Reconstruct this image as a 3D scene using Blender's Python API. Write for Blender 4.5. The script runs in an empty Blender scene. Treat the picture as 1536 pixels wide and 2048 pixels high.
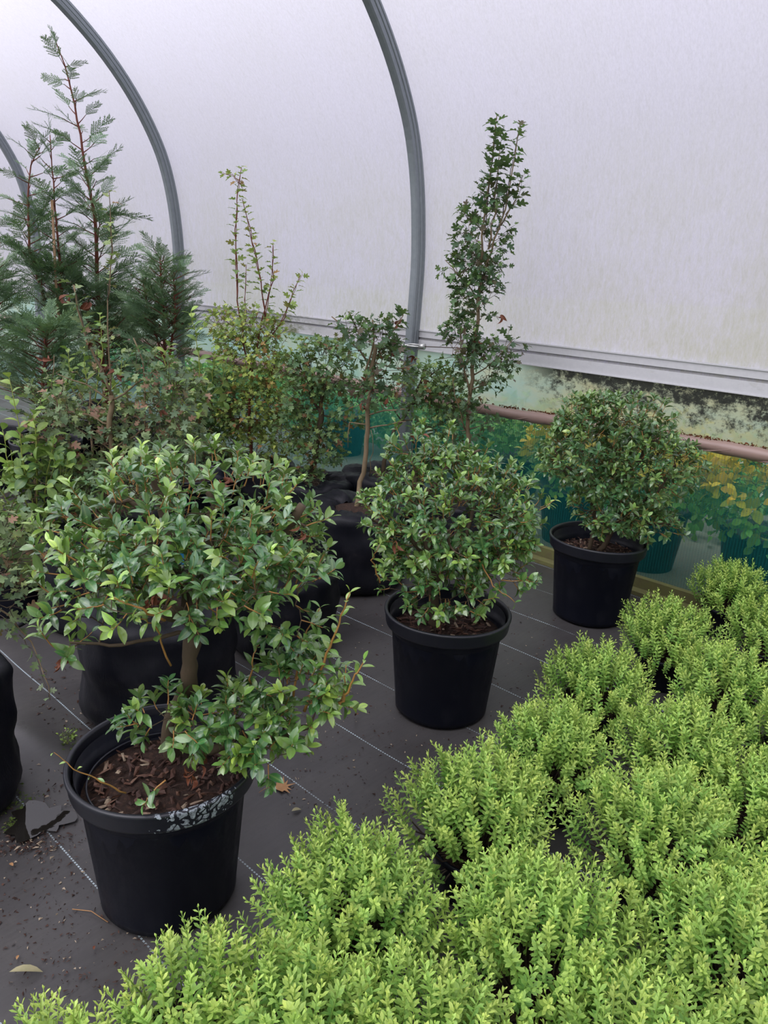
import bpy, math, random
import numpy as np
from mathutils import Vector, Matrix
random.seed(7); rng = np.random.default_rng(7)
SC = bpy.context.scene; COL = SC.collection
PI = math.pi
# ------------------------------------------------------------------ camera
H = 1.6; PITCH = math.radians(17.65); ROLL = math.radians(2.8); F = 1535.0
Fv = Vector((0, math.cos(PITCH), -math.sin(PITCH))); U0 = Vector((0, math.sin(PITCH), math.cos(PITCH))); R0 = Vector((1, 0, 0))
Rv = R0 * math.cos(ROLL) + U0 * math.sin(ROLL); Uv = -R0 * math.sin(ROLL) + U0 * math.cos(ROLL)
cd = bpy.data.cameras.new('camera'); cam = bpy.data.objects.new('camera', cd); COL.objects.link(cam)
cd.sensor_fit = 'VERTICAL'; cd.sensor_height = 24.0; cd.lens = 24.0 * F / 2048.0; cd.clip_start = 0.05; cd.clip_end = 300
cam.matrix_world = Matrix(((Rv.x, Uv.x, -Fv.x, 0), (Rv.y, Uv.y, -Fv.y, 0), (Rv.z, Uv.z, -Fv.z, H), (0, 0, 0, 1)))
SC.camera = cam
# ------------------------------------------------------------------ world, sun, exposure
SC.view_settings.view_transform = 'Standard'; SC.view_settings.look = 'None'
SC.view_settings.gamma = 1.0; SC.view_settings.use_curve_mapping = False
SC.view_settings.exposure = 0.35
SC.cycles.max_bounces = 8; SC.cycles.diffuse_bounces = 5; SC.cycles.glossy_bounces = 3; SC.cycles.transmission_bounces = 4
SC.cycles.transparent_max_bounces = 10; SC.cycles.caustics_reflective = False; SC.cycles.caustics_refractive = False
SC.cycles.use_denoising = True
W = bpy.data.worlds.new('world'); SC.world = W; W.use_nodes = True
nt = W.node_tree; nt.nodes.clear()
tc = nt.nodes.new('ShaderNodeTexCoord'); sx = nt.nodes.new('ShaderNodeSeparateXYZ'); rp = nt.nodes.new('ShaderNodeValToRGB')
bg = nt.nodes.new('ShaderNodeBackground'); wo = nt.nodes.new('ShaderNodeOutputWorld')
nt.links.new(tc.outputs['Generated'], sx.inputs[0]); nt.links.new(sx.outputs['Z'], rp.inputs[0]); nt.links.new(rp.outputs[0], bg.inputs[0]); nt.links.new(bg.outputs[0], wo.inputs[0])
e = rp.color_ramp.elements; e[0].position = 0.0; e[0].color = (.245, .235, .285, 1); e[1].position = 1.0; e[1].color = (.74, .73, .79, 1)
bg.inputs[1].default_value = 1.75
sl = bpy.data.lights.new('sun', 'SUN'); sun = bpy.data.objects.new('sun', sl); COL.objects.link(sun)
sl.energy = 5.4; sl.angle = math.radians(50); sl.color = (1, .98, .96)
sun.rotation_euler = Vector((-0.62, -0.50, 1.0)).to_track_quat('Z', 'Y').to_euler()

# ------------------------------------------------------------------ frames and projection helpers (real positions)
AZ = math.radians(47.69); D = Vector((-math.sin(AZ), math.cos(AZ), 0)); N = Vector((math.cos(AZ), math.sin(AZ), 0))
WALLROT = math.atan2(D.y, D.x)          # local x = along the tunnel, local y = towards the tunnel's middle (-N)
def WP(s, n, z=0): return D * s + N * n + Vector((0, 0, z))
def ray(x, y): return Fv + Rv * ((x - 768) / F) - Uv * ((y - 1024) / F)
def P(x, y, Y): r = ray(x, y); t = Y / r.y; return Vector((0, 0, H)) + r * t
def G(x, y, z=0.0): r = ray(x, y); t = (z - H) / r.z; return Vector((0, 0, H)) + r * t

# ------------------------------------------------------------------ materials
def newmat(name):
    m = bpy.data.materials.new(name); m.use_nodes = True; t = m.node_tree; t.nodes.clear()
    return m, t, t.nodes.new('ShaderNodeOutputMaterial')
def nd(t, typ, **kw):
    n = t.nodes.new(typ)
    for k, v in kw.items():
        if k in n.inputs: n.inputs[k].default_value = v
        else: setattr(n, k, v)
    return n
def ramp(t, src, stops):
    r = t.nodes.new('ShaderNodeValToRGB'); t.links.new(src, r.inputs[0]); el = r.color_ramp.elements
    while len(el) < len(stops): el.new(.5)
    for q, (p, c) in zip(el, stops): q.position = p; q.color = c if len(c) == 4 else (*c, 1)
    return r.outputs[0]
def mix(t, f, a, b, mode='MIX'):
    n = t.nodes.new('ShaderNodeMix'); n.data_type = 'RGBA'; n.blend_type = mode
    for i, v in ((0, f), (6, a), (7, b)):
        if isinstance(v, bpy.types.NodeSocket): t.links.new(v, n.inputs[i])
        else: n.inputs[i].default_value = v if i == 0 else ((*v, 1) if len(v) == 3 else v)
    return n.outputs[2]
def math_(t, op, a, b=None, clamp=False):
    n = t.nodes.new('ShaderNodeMath'); n.operation = op; n.use_clamp = clamp
    for i, v in ((0, a), (1, b)):
        if v is None: continue
        if isinstance(v, bpy.types.NodeSocket): t.links.new(v, n.inputs[i])
        else: n.inputs[i].default_value = v
    return n.outputs[0]
def noise(t, scale, detail=4, rough=.6, vec=None, stretch=None, dist=0):
    if vec is None: vec = nd(t, 'ShaderNodeTexCoord').outputs['Object']
    if stretch:
        mp = t.nodes.new('ShaderNodeMapping'); mp.inputs['Scale'].default_value = stretch; t.links.new(vec, mp.inputs[0]); vec = mp.outputs[0]
    n = t.nodes.new('ShaderNodeTexNoise'); n.inputs['Scale'].default_value = scale; n.inputs['Detail'].default_value = detail; n.inputs['Roughness'].default_value = rough; n.inputs['Distortion'].default_value = dist
    t.links.new(vec, n.inputs['Vector']); return n.outputs[0]
def principled(t, out, col, rough=.5, metal=0, spec=.5, bump=None, bstr=.3, bdist=.002):
    b = t.nodes.new('ShaderNodeBsdfPrincipled'); b.inputs['Metallic'].default_value = metal
    b.inputs['Specular IOR Level'].default_value = spec
    if isinstance(col, bpy.types.NodeSocket): t.links.new(col, b.inputs['Base Color'])
    else: b.inputs['Base Color'].default_value = (*col, 1)
    if isinstance(rough, bpy.types.NodeSocket): t.links.new(rough, b.inputs['Roughness'])
    else: b.inputs['Roughness'].default_value = rough
    if bump is not None:
        bp = t.nodes.new('ShaderNodeBump'); bp.inputs['Strength'].default_value = bstr; bp.inputs['Distance'].default_value = bdist
        t.links.new(bump, bp.inputs['Height']); t.links.new(bp.outputs[0], b.inputs['Normal'])
    if out: t.links.new(b.outputs[0], out.inputs[0])
    return b
def simple(name, c1, c2=None, rough=.5, scale=20, spec=.5, metal=0, bstr=.3, stretch=None, bdist=.002):
    m, t, o = newmat(name); n = noise(t, scale, stretch=stretch)
    principled(t, o, mix(t, n, c1, c2 or c1), rough, metal, spec, n, bstr, bdist); return m

def leafmat(name, old, young, rough=.35, transl=.22, spec=.5, rib=(.35, .42, .18), ribf=.5, back=(.16, .24, .10), var=.5, autumn=None, coat=0.0):
    m, t, o = newmat(name)
    age = nd(t, 'ShaderNodeAttribute', attribute_name='age').outputs['Fac']
    ribn = nd(t, 'ShaderNodeAttribute', attribute_name='rib').outputs['Fac']
    tint = nd(t, 'ShaderNodeAttribute', attribute_name='tint').outputs['Fac']
    oi = nd(t, 'ShaderNodeObjectInfo').outputs['Random']
    r = math_(t, 'FRACT', math_(t, 'ADD', tint, oi))
    c = mix(t, age, old, young)
    v = math_(t, 'ADD', math_(t, 'MULTIPLY', r, var), 1 - var * .5)
    hs = nd(t, 'ShaderNodeHueSaturation'); t.links.new(c, hs.inputs['Color']); t.links.new(v, hs.inputs['Value'])
    t.links.new(math_(t, 'ADD', math_(t, 'MULTIPLY', math_(t, 'FRACT', math_(t, 'MULTIPLY', r, 7.3)), .035), .483), hs.inputs['Hue'])
    c = hs.outputs[0]
    if autumn:
        a = math_(t, 'GREATER_THAN', math_(t, 'FRACT', math_(t, 'MULTIPLY', r, 13.7)), 1 - autumn[1])
        nn = noise(t, 60, 2)
        c = mix(t, math_(t, 'MULTIPLY', a, math_(t, 'MULTIPLY', nn, 1.6, True)), c, autumn[0])
    c = mix(t, math_(t, 'MULTIPLY', math_(t, 'POWER', ribn, 5.0), ribf), c, rib)
    bf = nd(t, 'ShaderNodeNewGeometry').outputs['Backfacing']
    c2 = mix(t, math_(t, 'MULTIPLY', bf, .5), c, back)
    b = principled(t, None, c2, rough, 0, spec)
    b.inputs['Coat Weight'].default_value = coat; b.inputs['Coat Roughness'].default_value = .12
    tr = nd(t, 'ShaderNodeBsdfTranslucent'); t.links.new(mix(t, .5, c, (.30, .50, .06)), tr.inputs[0])
    ms = nd(t, 'ShaderNodeMixShader'); ms.inputs[0].default_value = transl
    t.links.new(b.outputs[0], ms.inputs[1]); t.links.new(tr.outputs[0], ms.inputs[2]); t.links.new(ms.outputs[0], o.inputs[0])
    return m

M = {}
M['gloss_leaf'] = leafmat('glossy_leaf', (.052, .16, .046), (.38, .56, .08), rough=.24, transl=.13, spec=.8, rib=(.20, .32, .10), ribf=.7, var=.7, coat=.45)
M['gloss_leaf_dark'] = leafmat('glossy_leaf_dark', (.066, .165, .056), (.35, .50, .10), rough=.28, transl=.15, spec=.75, rib=(.18, .28, .10), ribf=.5, var=.7, coat=.4)
M['grise_leaf'] = leafmat('broad_leaf', (.085, .17, .05), (.34, .50, .08), rough=.34, transl=.2, spec=.45, rib=(.3, .4, .1), ribf=.4)
M['haw_leaf'] = leafmat('lobed_leaf', (.085, .16, .07), (.33, .44, .09), rough=.5, transl=.25, spec=.32, rib=(.15, .22, .10), ribf=.35, back=(.15, .2, .12), autumn=((.20, .06, .03), .12))
M['haw_leaf_light'] = leafmat('lobed_leaf_yellowing', (.15, .25, .09), (.48, .56, .12), rough=.5, transl=.3, spec=.3, rib=(.3, .3, .10), ribf=.3, back=(.3, .36, .16), autumn=((.36, .14, .06), .12), var=.6)
M['haw_leaf_red'] = leafmat('lobed_leaf_reddened', (.13, .20, .115), (.33, .40, .13), rough=.55, transl=.22, spec=.3, rib=(.15, .22, .10), ribf=.35, back=(.2, .22, .15), autumn=((.34, .16, .12), .16))
M['haw_leaf_dark'] = leafmat('lobed_leaf_dark', (.055, .11, .055), (.18, .30, .07), rough=.48, transl=.2, spec=.35, rib=(.1, .17, .08), ribf=.3, back=(.10, .15, .09), autumn=((.07, .025, .025), .12))
M['conifer'] = leafmat('conifer_scale', (.115, .20, .12), (.23, .35, .17), rough=.6, transl=.15, spec=.25, ribf=0, back=(.10, .17, .10), var=.5)
M['hebe'] = leafmat('hebe_leaf', (.16, .34, .065), (.68, .86, .21), rough=.42, transl=.32, spec=.4, rib=(.42, .55, .15), ribf=0, back=(.26, .42, .10), var=.3)
M['yellow_leaf'] = leafmat('variegated_leaf', (.16, .36, .07), (1.0, .66, .04), rough=.45, transl=.3, ribf=0, back=(.5, .45, .1), var=.4)
M['hedge_leaf'] = leafmat('hedge_leaf', (.09, .24, .05), (.30, .45, .10), rough=.5, transl=.3, ribf=0, back=(.15, .3, .08), var=.7)
M['dead_leaf'] = simple('dead_leaf', (.20, .065, .03), (.10, .035, .02), .55, 30, .3)
M['tan_leaf'] = simple('tan_leaf', (.48, .27, .12), (.24, .12, .055), .6, 45, .3)
M['pale_leaf'] = simple('pale_leaf', (.42, .36, .22), (.22, .22, .11), .6, 45, .3)
M['bark'] = simple('bark', (.115, .08, .05), (.055, .045, .026), .8, 60, .3, bstr=.8, stretch=(1, 1, .35))
M['bark_pale'] = simple('bark_pale', (.26, .19, .11), (.11, .085, .05), .75, 60, .3, bstr=.7, stretch=(1, 1, .35))
M['bark_red'] = simple('bark_red', (.20, .055, .035), (.09, .03, .02), .6, 60, .3)
M['twig_orange'] = simple('twig_orange', (.42, .20, .05), (.30, .17, .06), .5, 40, .4)
M['twig_green'] = simple('twig_green', (.30, .36, .07), (.22, .25, .06), .5, 40, .4)
M['twig_dark'] = simple('twig_dark', (.09, .065, .045), (.05, .04, .03), .6, 40, .3)
M['bamboo'] = simple('bamboo', (.42, .27, .15), (.28, .16, .09), .5, 30, .4, stretch=(1, 1, .1))

def mk_pot():
    m, t, o = newmat('pot_plastic')
    n1 = noise(t, 9, 6, .7, stretch=(1, 1, .5)); n2 = noise(t, 60, 3, .6)
    g = nd(t, 'ShaderNodeNewGeometry').outputs['Pointiness']
    c = ramp(t, n1, [(.5, (.0035, .0045, .010)), (.62, (.009, .010, .016)), (.76, (.028, .028, .034))])
    r = ramp(t, n1, [(.4, (.34,) * 3), (.7, (.62,) * 3)])
    principled(t, o, c, r, 0, .22, n2, .12, .001); return m
M['pot'] = mk_pot()
def mk_pot_rim(scaly):
    m, t, o = newmat('pot_rim_plastic')
    tcv = nd(t, 'ShaderNodeTexCoord').outputs['Object']
    n2 = noise(t, 60, 3, .6); c = mix(t, n2, (.008, .009, .014), (.013, .014, .02)); r = .36
    if scaly:   # hard-water scale dried on the front right of the rim
        sp = nd(t, 'ShaderNodeSeparateXYZ'); t.links.new(tcv, sp.inputs[0])
        x = sp.outputs['X']; y = sp.outputs['Y']
        a = math_(t, 'ARCTAN2', y, x)                 # angle round the rim
        d = math_(t, 'ABSOLUTE', math_(t, 'SUBTRACT', a, -0.93))
        reg = math_(t, 'SUBTRACT', 1.0, math_(t, 'MULTIPLY', d, 1.1), True)
        v = nd(t, 'ShaderNodeTexVoronoi'); v.feature = 'DISTANCE_TO_EDGE'; v.inputs['Scale'].default_value = 42
        nz = nd(t, 'ShaderNodeTexNoise'); nz.inputs['Scale'].default_value = 25; t.links.new(tcv, nz.inputs['Vector'])
        vm = nd(t, 'ShaderNodeVectorMath'); vm.operation = 'MULTIPLY_ADD'; t.links.new(nz.outputs['Color'], vm.inputs[0]); vm.inputs[1].default_value = (.05, .05, .05); t.links.new(tcv, vm.inputs[2])
        t.links.new(vm.outputs[0], v.inputs['Vector'])
        n3 = noise(t, 18, 5, .65); n4 = noise(t, 120, 4, .7)
        blot = math_(t, 'GREATER_THAN', math_(t, 'ADD', math_(t, 'MULTIPLY', reg, .8), n3), 1.0)
        cell = math_(t, 'GREATER_THAN', v.outputs['Distance'], .10)
        k = math_(t, 'MULTIPLY', math_(t, 'MULTIPLY', blot, cell), math_(t, 'MULTIPLY', math_(t, 'SUBTRACT', n4, .32), 3.2, True))
        c = mix(t, k, c, (.36, .41, .45)); r = ramp(t, k, [(0, (.36,) * 3), (1, (.8,) * 3)])
    principled(t, o, c, r, 0, .5, n2, .12, .001); return m
M['rim'] = mk_pot_rim(False); M['rim_scaly'] = mk_pot_rim(True)
def mk_soil():
    m, t, o = newmat('bark_soil'); n = noise(t, 70, 6, .75); c = ramp(t, n, [(.3, (.012, .008, .006)), (.55, (.05, .026, .018)), (.75, (.13, .065, .04))])
    principled(t, o, c, .8, 0, .3, n, 1.0, .012); return m
M['soil'] = mk_soil()
def mk_chip():
    m, t, o = newmat('bark_chip'); r = nd(t, 'ShaderNodeAttribute', attribute_name='tint').outputs['Fac']
    c = ramp(t, r, [(0, (.03, .016, .012)), (.5, (.065, .028, .018)), (.8, (.13, .065, .04)), (1, (.34, .27, .19))]); principled(t, o, c, .65, 0, .35); return m
M['chip'] = mk_chip()
def mk_bag():
    m, t, o = newmat('woven_bag_fabric'); n = noise(t, 7, 5, .65); w = noise(t, 260, 1, .5, stretch=(1, 1, .2))
    c = ramp(t, n, [(.45, (.0035, .0040, .0075)), (.62, (.009, .009, .013)), (.78, (.028, .026, .027))])
    principled(t, o, c, .5, 0, .25, w, .35, .002); return m
M['bag'] = mk_bag()
def mk_floor():
    m, t, o = newmat('woven_ground_cover')
    tcn = nd(t, 'ShaderNodeTexCoord').outputs['Object']; sp = nd(t, 'ShaderNodeSeparateXYZ'); t.links.new(tcn, sp.inputs[0])
    x, y = sp.outputs['X'], sp.outputs['Y']
    big = noise(t, 1.8, 6, .65, tcn); mid = noise(t, 9, 6, .7, tcn); weave = noise(t, 90, 2, .5, tcn, (1.0, .12, 1)); spk = noise(t, 130, 2, .6, tcn)
    c = ramp(t, big, [(.3, (.034, .031, .030)), (.5, (.054, .051, .051)), (.72, (.078, .072, .066))])
    c = mix(t, math_(t, 'MULTIPLY', ramp(t, mid, [(.55, (0, 0, 0)), (.75, (1, 1, 1))]), .35), c, (.11, .10, .085))
    c = mix(t, .35, c, mix(t, weave, (.035, .032, .033), (.085, .08, .082)))
    c = mix(t, ramp(t, spk, [(.70, (0, 0, 0)), (.76, (1, 1, 1))]), c, (.018, .013, .010))
    # tracer threads woven every 33 cm along the tunnel (local y = -n)
    ph = math_(t, 'FRACT', math_(t, 'DIVIDE', math_(t, 'ADD', math_(t, 'MULTIPLY', y, -1.0), 0.10), .331))
    d = math_(t, 'ABSOLUTE', math_(t, 'SUBTRACT', ph, .5 - .012))
    line = math_(t, 'LESS_THAN', d, .0068)
    dash = math_(t, 'GREATER_THAN', math_(t, 'FRACT', math_(t, 'MULTIPLY', x, 95.0)), .38)
    wear = ramp(t, noise(t, 3.2, 5, .7, tcn), [(.36, (.12,) * 3), (.55, (1, 1, 1))])
    k = math_(t, 'MULTIPLY', math_(t, 'MULTIPLY', line, dash), wear)
    c = mix(t, math_(t, 'MULTIPLY', k, .9), c, (.46, .56, .60))
    wet = noise(t, 1.3, 4, .6, tcn); r = ramp(t, wet, [(.35, (.26,) * 3), (.6, (.5,) * 3)])
    principled(t, o, c, r, 0, .45, weave, .35, .0015); return m
M['floor'] = mk_floor()
def mk_film():
    m, t, o = newmat('polythene_film')
    tcn = nd(t, 'ShaderNodeTexCoord').outputs['Object']; sp = nd(t, 'ShaderNodeSeparateXYZ'); t.links.new(tcn, sp.inputs[0]); z = sp.outputs['Z']
    st = noise(t, 34, 8, .8, tcn, (1.5, .5, .42), .5); st2 = noise(t, 95, 5, .8, tcn, (1.3, .7, .55)); blot = noise(t, 1.4, 5, .6, tcn); sp1 = noise(t, 150, 2, .6, tcn)
    low = math_(t, 'SUBTRACT', 1.0, math_(t, 'MULTIPLY', math_(t, 'SUBTRACT', z, 1.12), .75), True)
    c = ramp(t, st2, [(.3, (.68, .67, .735)), (.6, (.79, .78, .855))])
    alg = math_(t, 'MULTIPLY', ramp(t, math_(t, 'ADD', math_(t, 'MULTIPLY', st, .65), math_(t, 'MULTIPLY', blot, .45)), [(.46, (0, 0, 0)), (.66, (1, 1, 1))]), math_(t, 'ADD', math_(t, 'MULTIPLY', low, .62), .13))
    c = mix(t, alg, c, (.56, .57, .36))
    c = mix(t, math_(t, 'MULTIPLY', ramp(t, st, [(.55, (0, 0, 0)), (.72, (1, 1, 1))]), .28), c, (.48, .48, .50))
    c = mix(t, ramp(t, sp1, [(.76, (0, 0, 0)), (.80, (.5,) * 3)]), c, (.16, .16, .15))
    tr = nd(t, 'ShaderNodeBsdfTranslucent'); t.links.new(c, tr.inputs[0])
    df = nd(t, 'ShaderNodeBsdfPrincipled'); t.links.new(c, df.inputs['Base Color']); df.inputs['Roughness'].default_value = .35
    tp = nd(t, 'ShaderNodeBsdfTransparent'); tp.inputs[0].default_value = (.93, .93, 1, 1)
    a = nd(t, 'ShaderNodeMixShader'); a.inputs[0].default_value = .30; t.links.new(tr.outputs[0], a.inputs[1]); t.links.new(df.outputs[0], a.inputs[2])
    b = nd(t, 'ShaderNodeMixShader'); b.inputs[0].default_value = .24; t.links.new(a.outputs[0], b.inputs[1]); t.links.new(tp.outputs[0], b.inputs[2])
    t.links.new(b.outputs[0], o.inputs[0]); return m
M['film'] = mk_film()
def mk_curtain():
    m, t, o = newmat('dirty_vent_curtain')
    tcn = nd(t, 'ShaderNodeTexCoord').outputs['Object']; sp = nd(t, 'ShaderNodeSeparateXYZ'); t.links.new(tcn, sp.inputs[0]); x, z = sp.outputs['X'], sp.outputs['Z']
    n1 = noise(t, 3, 5, .65, tcn, (1, 1, 2.2)); n2 = noise(t, 13, 9, .8, tcn, (1, 1, 1.2)); n3 = noise(t, 55, 5, .75, tcn)
    c = ramp(t, n1, [(.35, (.40, .66, .60)), (.52, (.50, .66, .52)), (.68, (.62, .62, .40))])
    # clear aqua sheet left of the hoop, yellowed and mouldy sheet nearer the camera
    near = math_(t, 'SUBTRACT', 1.0, math_(t, 'MULTIPLY', math_(t, 'SUBTRACT', x, 2.25), 4.0), True)
    c = mix(t, math_(t, 'MULTIPLY', near, .75), c, ramp(t, n1, [(.3, (.40, .50, .36)), (.6, (.52, .52, .27))]))
    hgt = math_(t, 'MULTIPLY', math_(t, 'SUBTRACT', z, .88), 4.2, True)   # mould grows from under the rail down
    mould = math_(t, 'MULTIPLY', ramp(t, math_(t, 'ADD', math_(t, 'MULTIPLY', ramp(t, n2, [(.36, (0, 0, 0)), (.64, (1, 1, 1))]), .75), math_(t, 'MULTIPLY', hgt, .55)), [(.52, (0, 0, 0)), (.84, (1, 1, 1))]), near)
    c = mix(t, mould, c, mix(t, n3, (.006, .007, .006), (.07, .08, .07)))
    far = math_(t, 'MULTIPLY', ramp(t, math_(t, 'ADD', n2, math_(t, 'MULTIPLY', hgt, .15)), [(.72, (0, 0, 0)), (.8, (1, 1, 1))]), math_(t, 'SUBTRACT', .8, near, True))
    c = mix(t, far, c, (.10, .12, .09))
    tr = nd(t, 'ShaderNodeBsdfTranslucent'); t.links.new(c, tr.inputs[0])
    df = nd(t, 'ShaderNodeBsdfPrincipled'); t.links.new(c, df.inputs['Base Color']); df.inputs['Roughness'].default_value = .4
    tp = nd(t, 'ShaderNodeBsdfTransparent'); t.links.new(mix(t, mould, (.85, 1, .95), (.12, .12, .1)), tp.inputs[0])
    a = nd(t, 'ShaderNodeMixShader'); a.inputs[0].default_value = .35; t.links.new(tr.outputs[0], a.inputs[1]); t.links.new(df.outputs[0], a.inputs[2])
    b = nd(t, 'ShaderNodeMixShader'); b.inputs[0].default_value = .14; t.links.new(a.outputs[0], b.inputs[1]); t.links.new(tp.outputs[0], b.inputs[2])
    t.links.new(b.outputs[0], o.inputs[0]); return m
M['curtain'] = mk_curtain()
def mk_net():
    m, t, o = newmat('green_windbreak_net')
    tcn = nd(t, 'ShaderNodeTexCoord').outputs['Object']; sp = nd(t, 'ShaderNodeSeparateXYZ'); t.links.new(tcn, sp.inputs[0]); x = sp.outputs['X']; z = sp.outputs['Z']
    rib = math_(t, 'SINE', math_(t, 'MULTIPLY', x, 420.0)); rib2 = math_(t, 'SINE', math_(t, 'MULTIPLY', z, 620.0))
    n = noise(t, 4, 5, .6, tcn)
    c = ramp(t, n, [(.3, (.010, .21, .22)), (.7, (.02, .30, .30))])
    df = nd(t, 'ShaderNodeBsdfDiffuse'); t.links.new(c, df.inputs[0])
    tr = nd(t, 'ShaderNodeBsdfTranslucent'); t.links.new(c, tr.inputs[0])
    a = nd(t, 'ShaderNodeMixShader'); a.inputs[0].default_value = .5; t.links.new(df.outputs[0], a.inputs[1]); t.links.new(tr.outputs[0], a.inputs[2])
    tp = nd(t, 'ShaderNodeBsdfTransparent'); tp.inputs[0].default_value = (.88, .96, .80, 1)
    f = math_(t, 'ADD', math_(t, 'MULTIPLY', rib, .10), math_(t, 'ADD', math_(t, 'MULTIPLY', rib2, .04), .68))
    b = nd(t, 'ShaderNodeMixShader'); t.links.new(f, b.inputs[0]); t.links.new(a.outputs[0], b.inputs[1]); t.links.new(tp.outputs[0], b.inputs[2])
    t.links.new(b.outputs[0], o.inputs[0]); return m
M['net'] = mk_net()
def mk_rail():
    m, t, o = newmat('aluminium_rail'); n = noise(t, 5, 6, .75, stretch=(1, 1, 2)); n2 = noise(t, 60, 3)
    sp = nd(t, 'ShaderNodeSeparateXYZ'); t.links.new(nd(t, 'ShaderNodeTexCoord').outputs['Object'], sp.inputs[0]); x = sp.outputs['X']
    d = math_(t, 'SUBTRACT', 1.0, math_(t, 'MULTIPLY', math_(t, 'ABSOLUTE', math_(t, 'SUBTRACT', x, 4.55)), 2.2), True)
    c = mix(t, n2, (.52, .52, .54), (.62, .62, .63))
    c = mix(t, math_(t, 'MULTIPLY', d, ramp(t, n, [(.46, (0, 0, 0)), (.6, (1, 1, 1))])), c, (.12, .14, .04))
    c = mix(t, ramp(t, n, [(.62, (0, 0, 0)), (.8, (.6,) * 3)]), c, (.36, .36, .30))
    principled(t, o, c, .5, .25, .4); return m
M['rail'] = mk_rail()
M['hoop'] = simple('galvanised_hoop', (.28, .31, .33), (.20, .225, .245), .42, 30, .5, .55, .1)
M['steel'] = simple('zinc_steel', (.62, .63, .62), (.4, .4, .38), .35, 60, .5, .7, .1)
M['roll'] = simple('rolled_curtain', (.36, .25, .21), (.24, .16, .135), .38, 4, .5, 0, .6, (.25, 1, 1), .01)
M['litter'] = simple('rusty_litter', (.16, .055, .02), (.07, .03, .015), .9, 80, .2)
M['board'] = simple('mossy_board', (.20, .22, .06), (.13, .10, .07), .8, 25, .3, bstr=.8)
M['grass'] = simple('pale_outdoor_gravel', (.19, .19, .185), (.15, .155, .15), .9, 12, .2)
M['water'] = simple('puddle_water', (.010, .009, .008), (.016, .014, .011), .02, 14, .6, 0, .06, None, .002)
M['moss'] = simple('moss', (.10, .15, .03), (.05, .07, .02), .9, 40, .2)
M['blue_tag'] = simple('blue_tag', (.04, .30, .65), (.04, .30, .65), .4)
M['out_pot'] = simple('outdoor_pot', (.012, .016, .02), (.02, .02, .03), .5)

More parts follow.
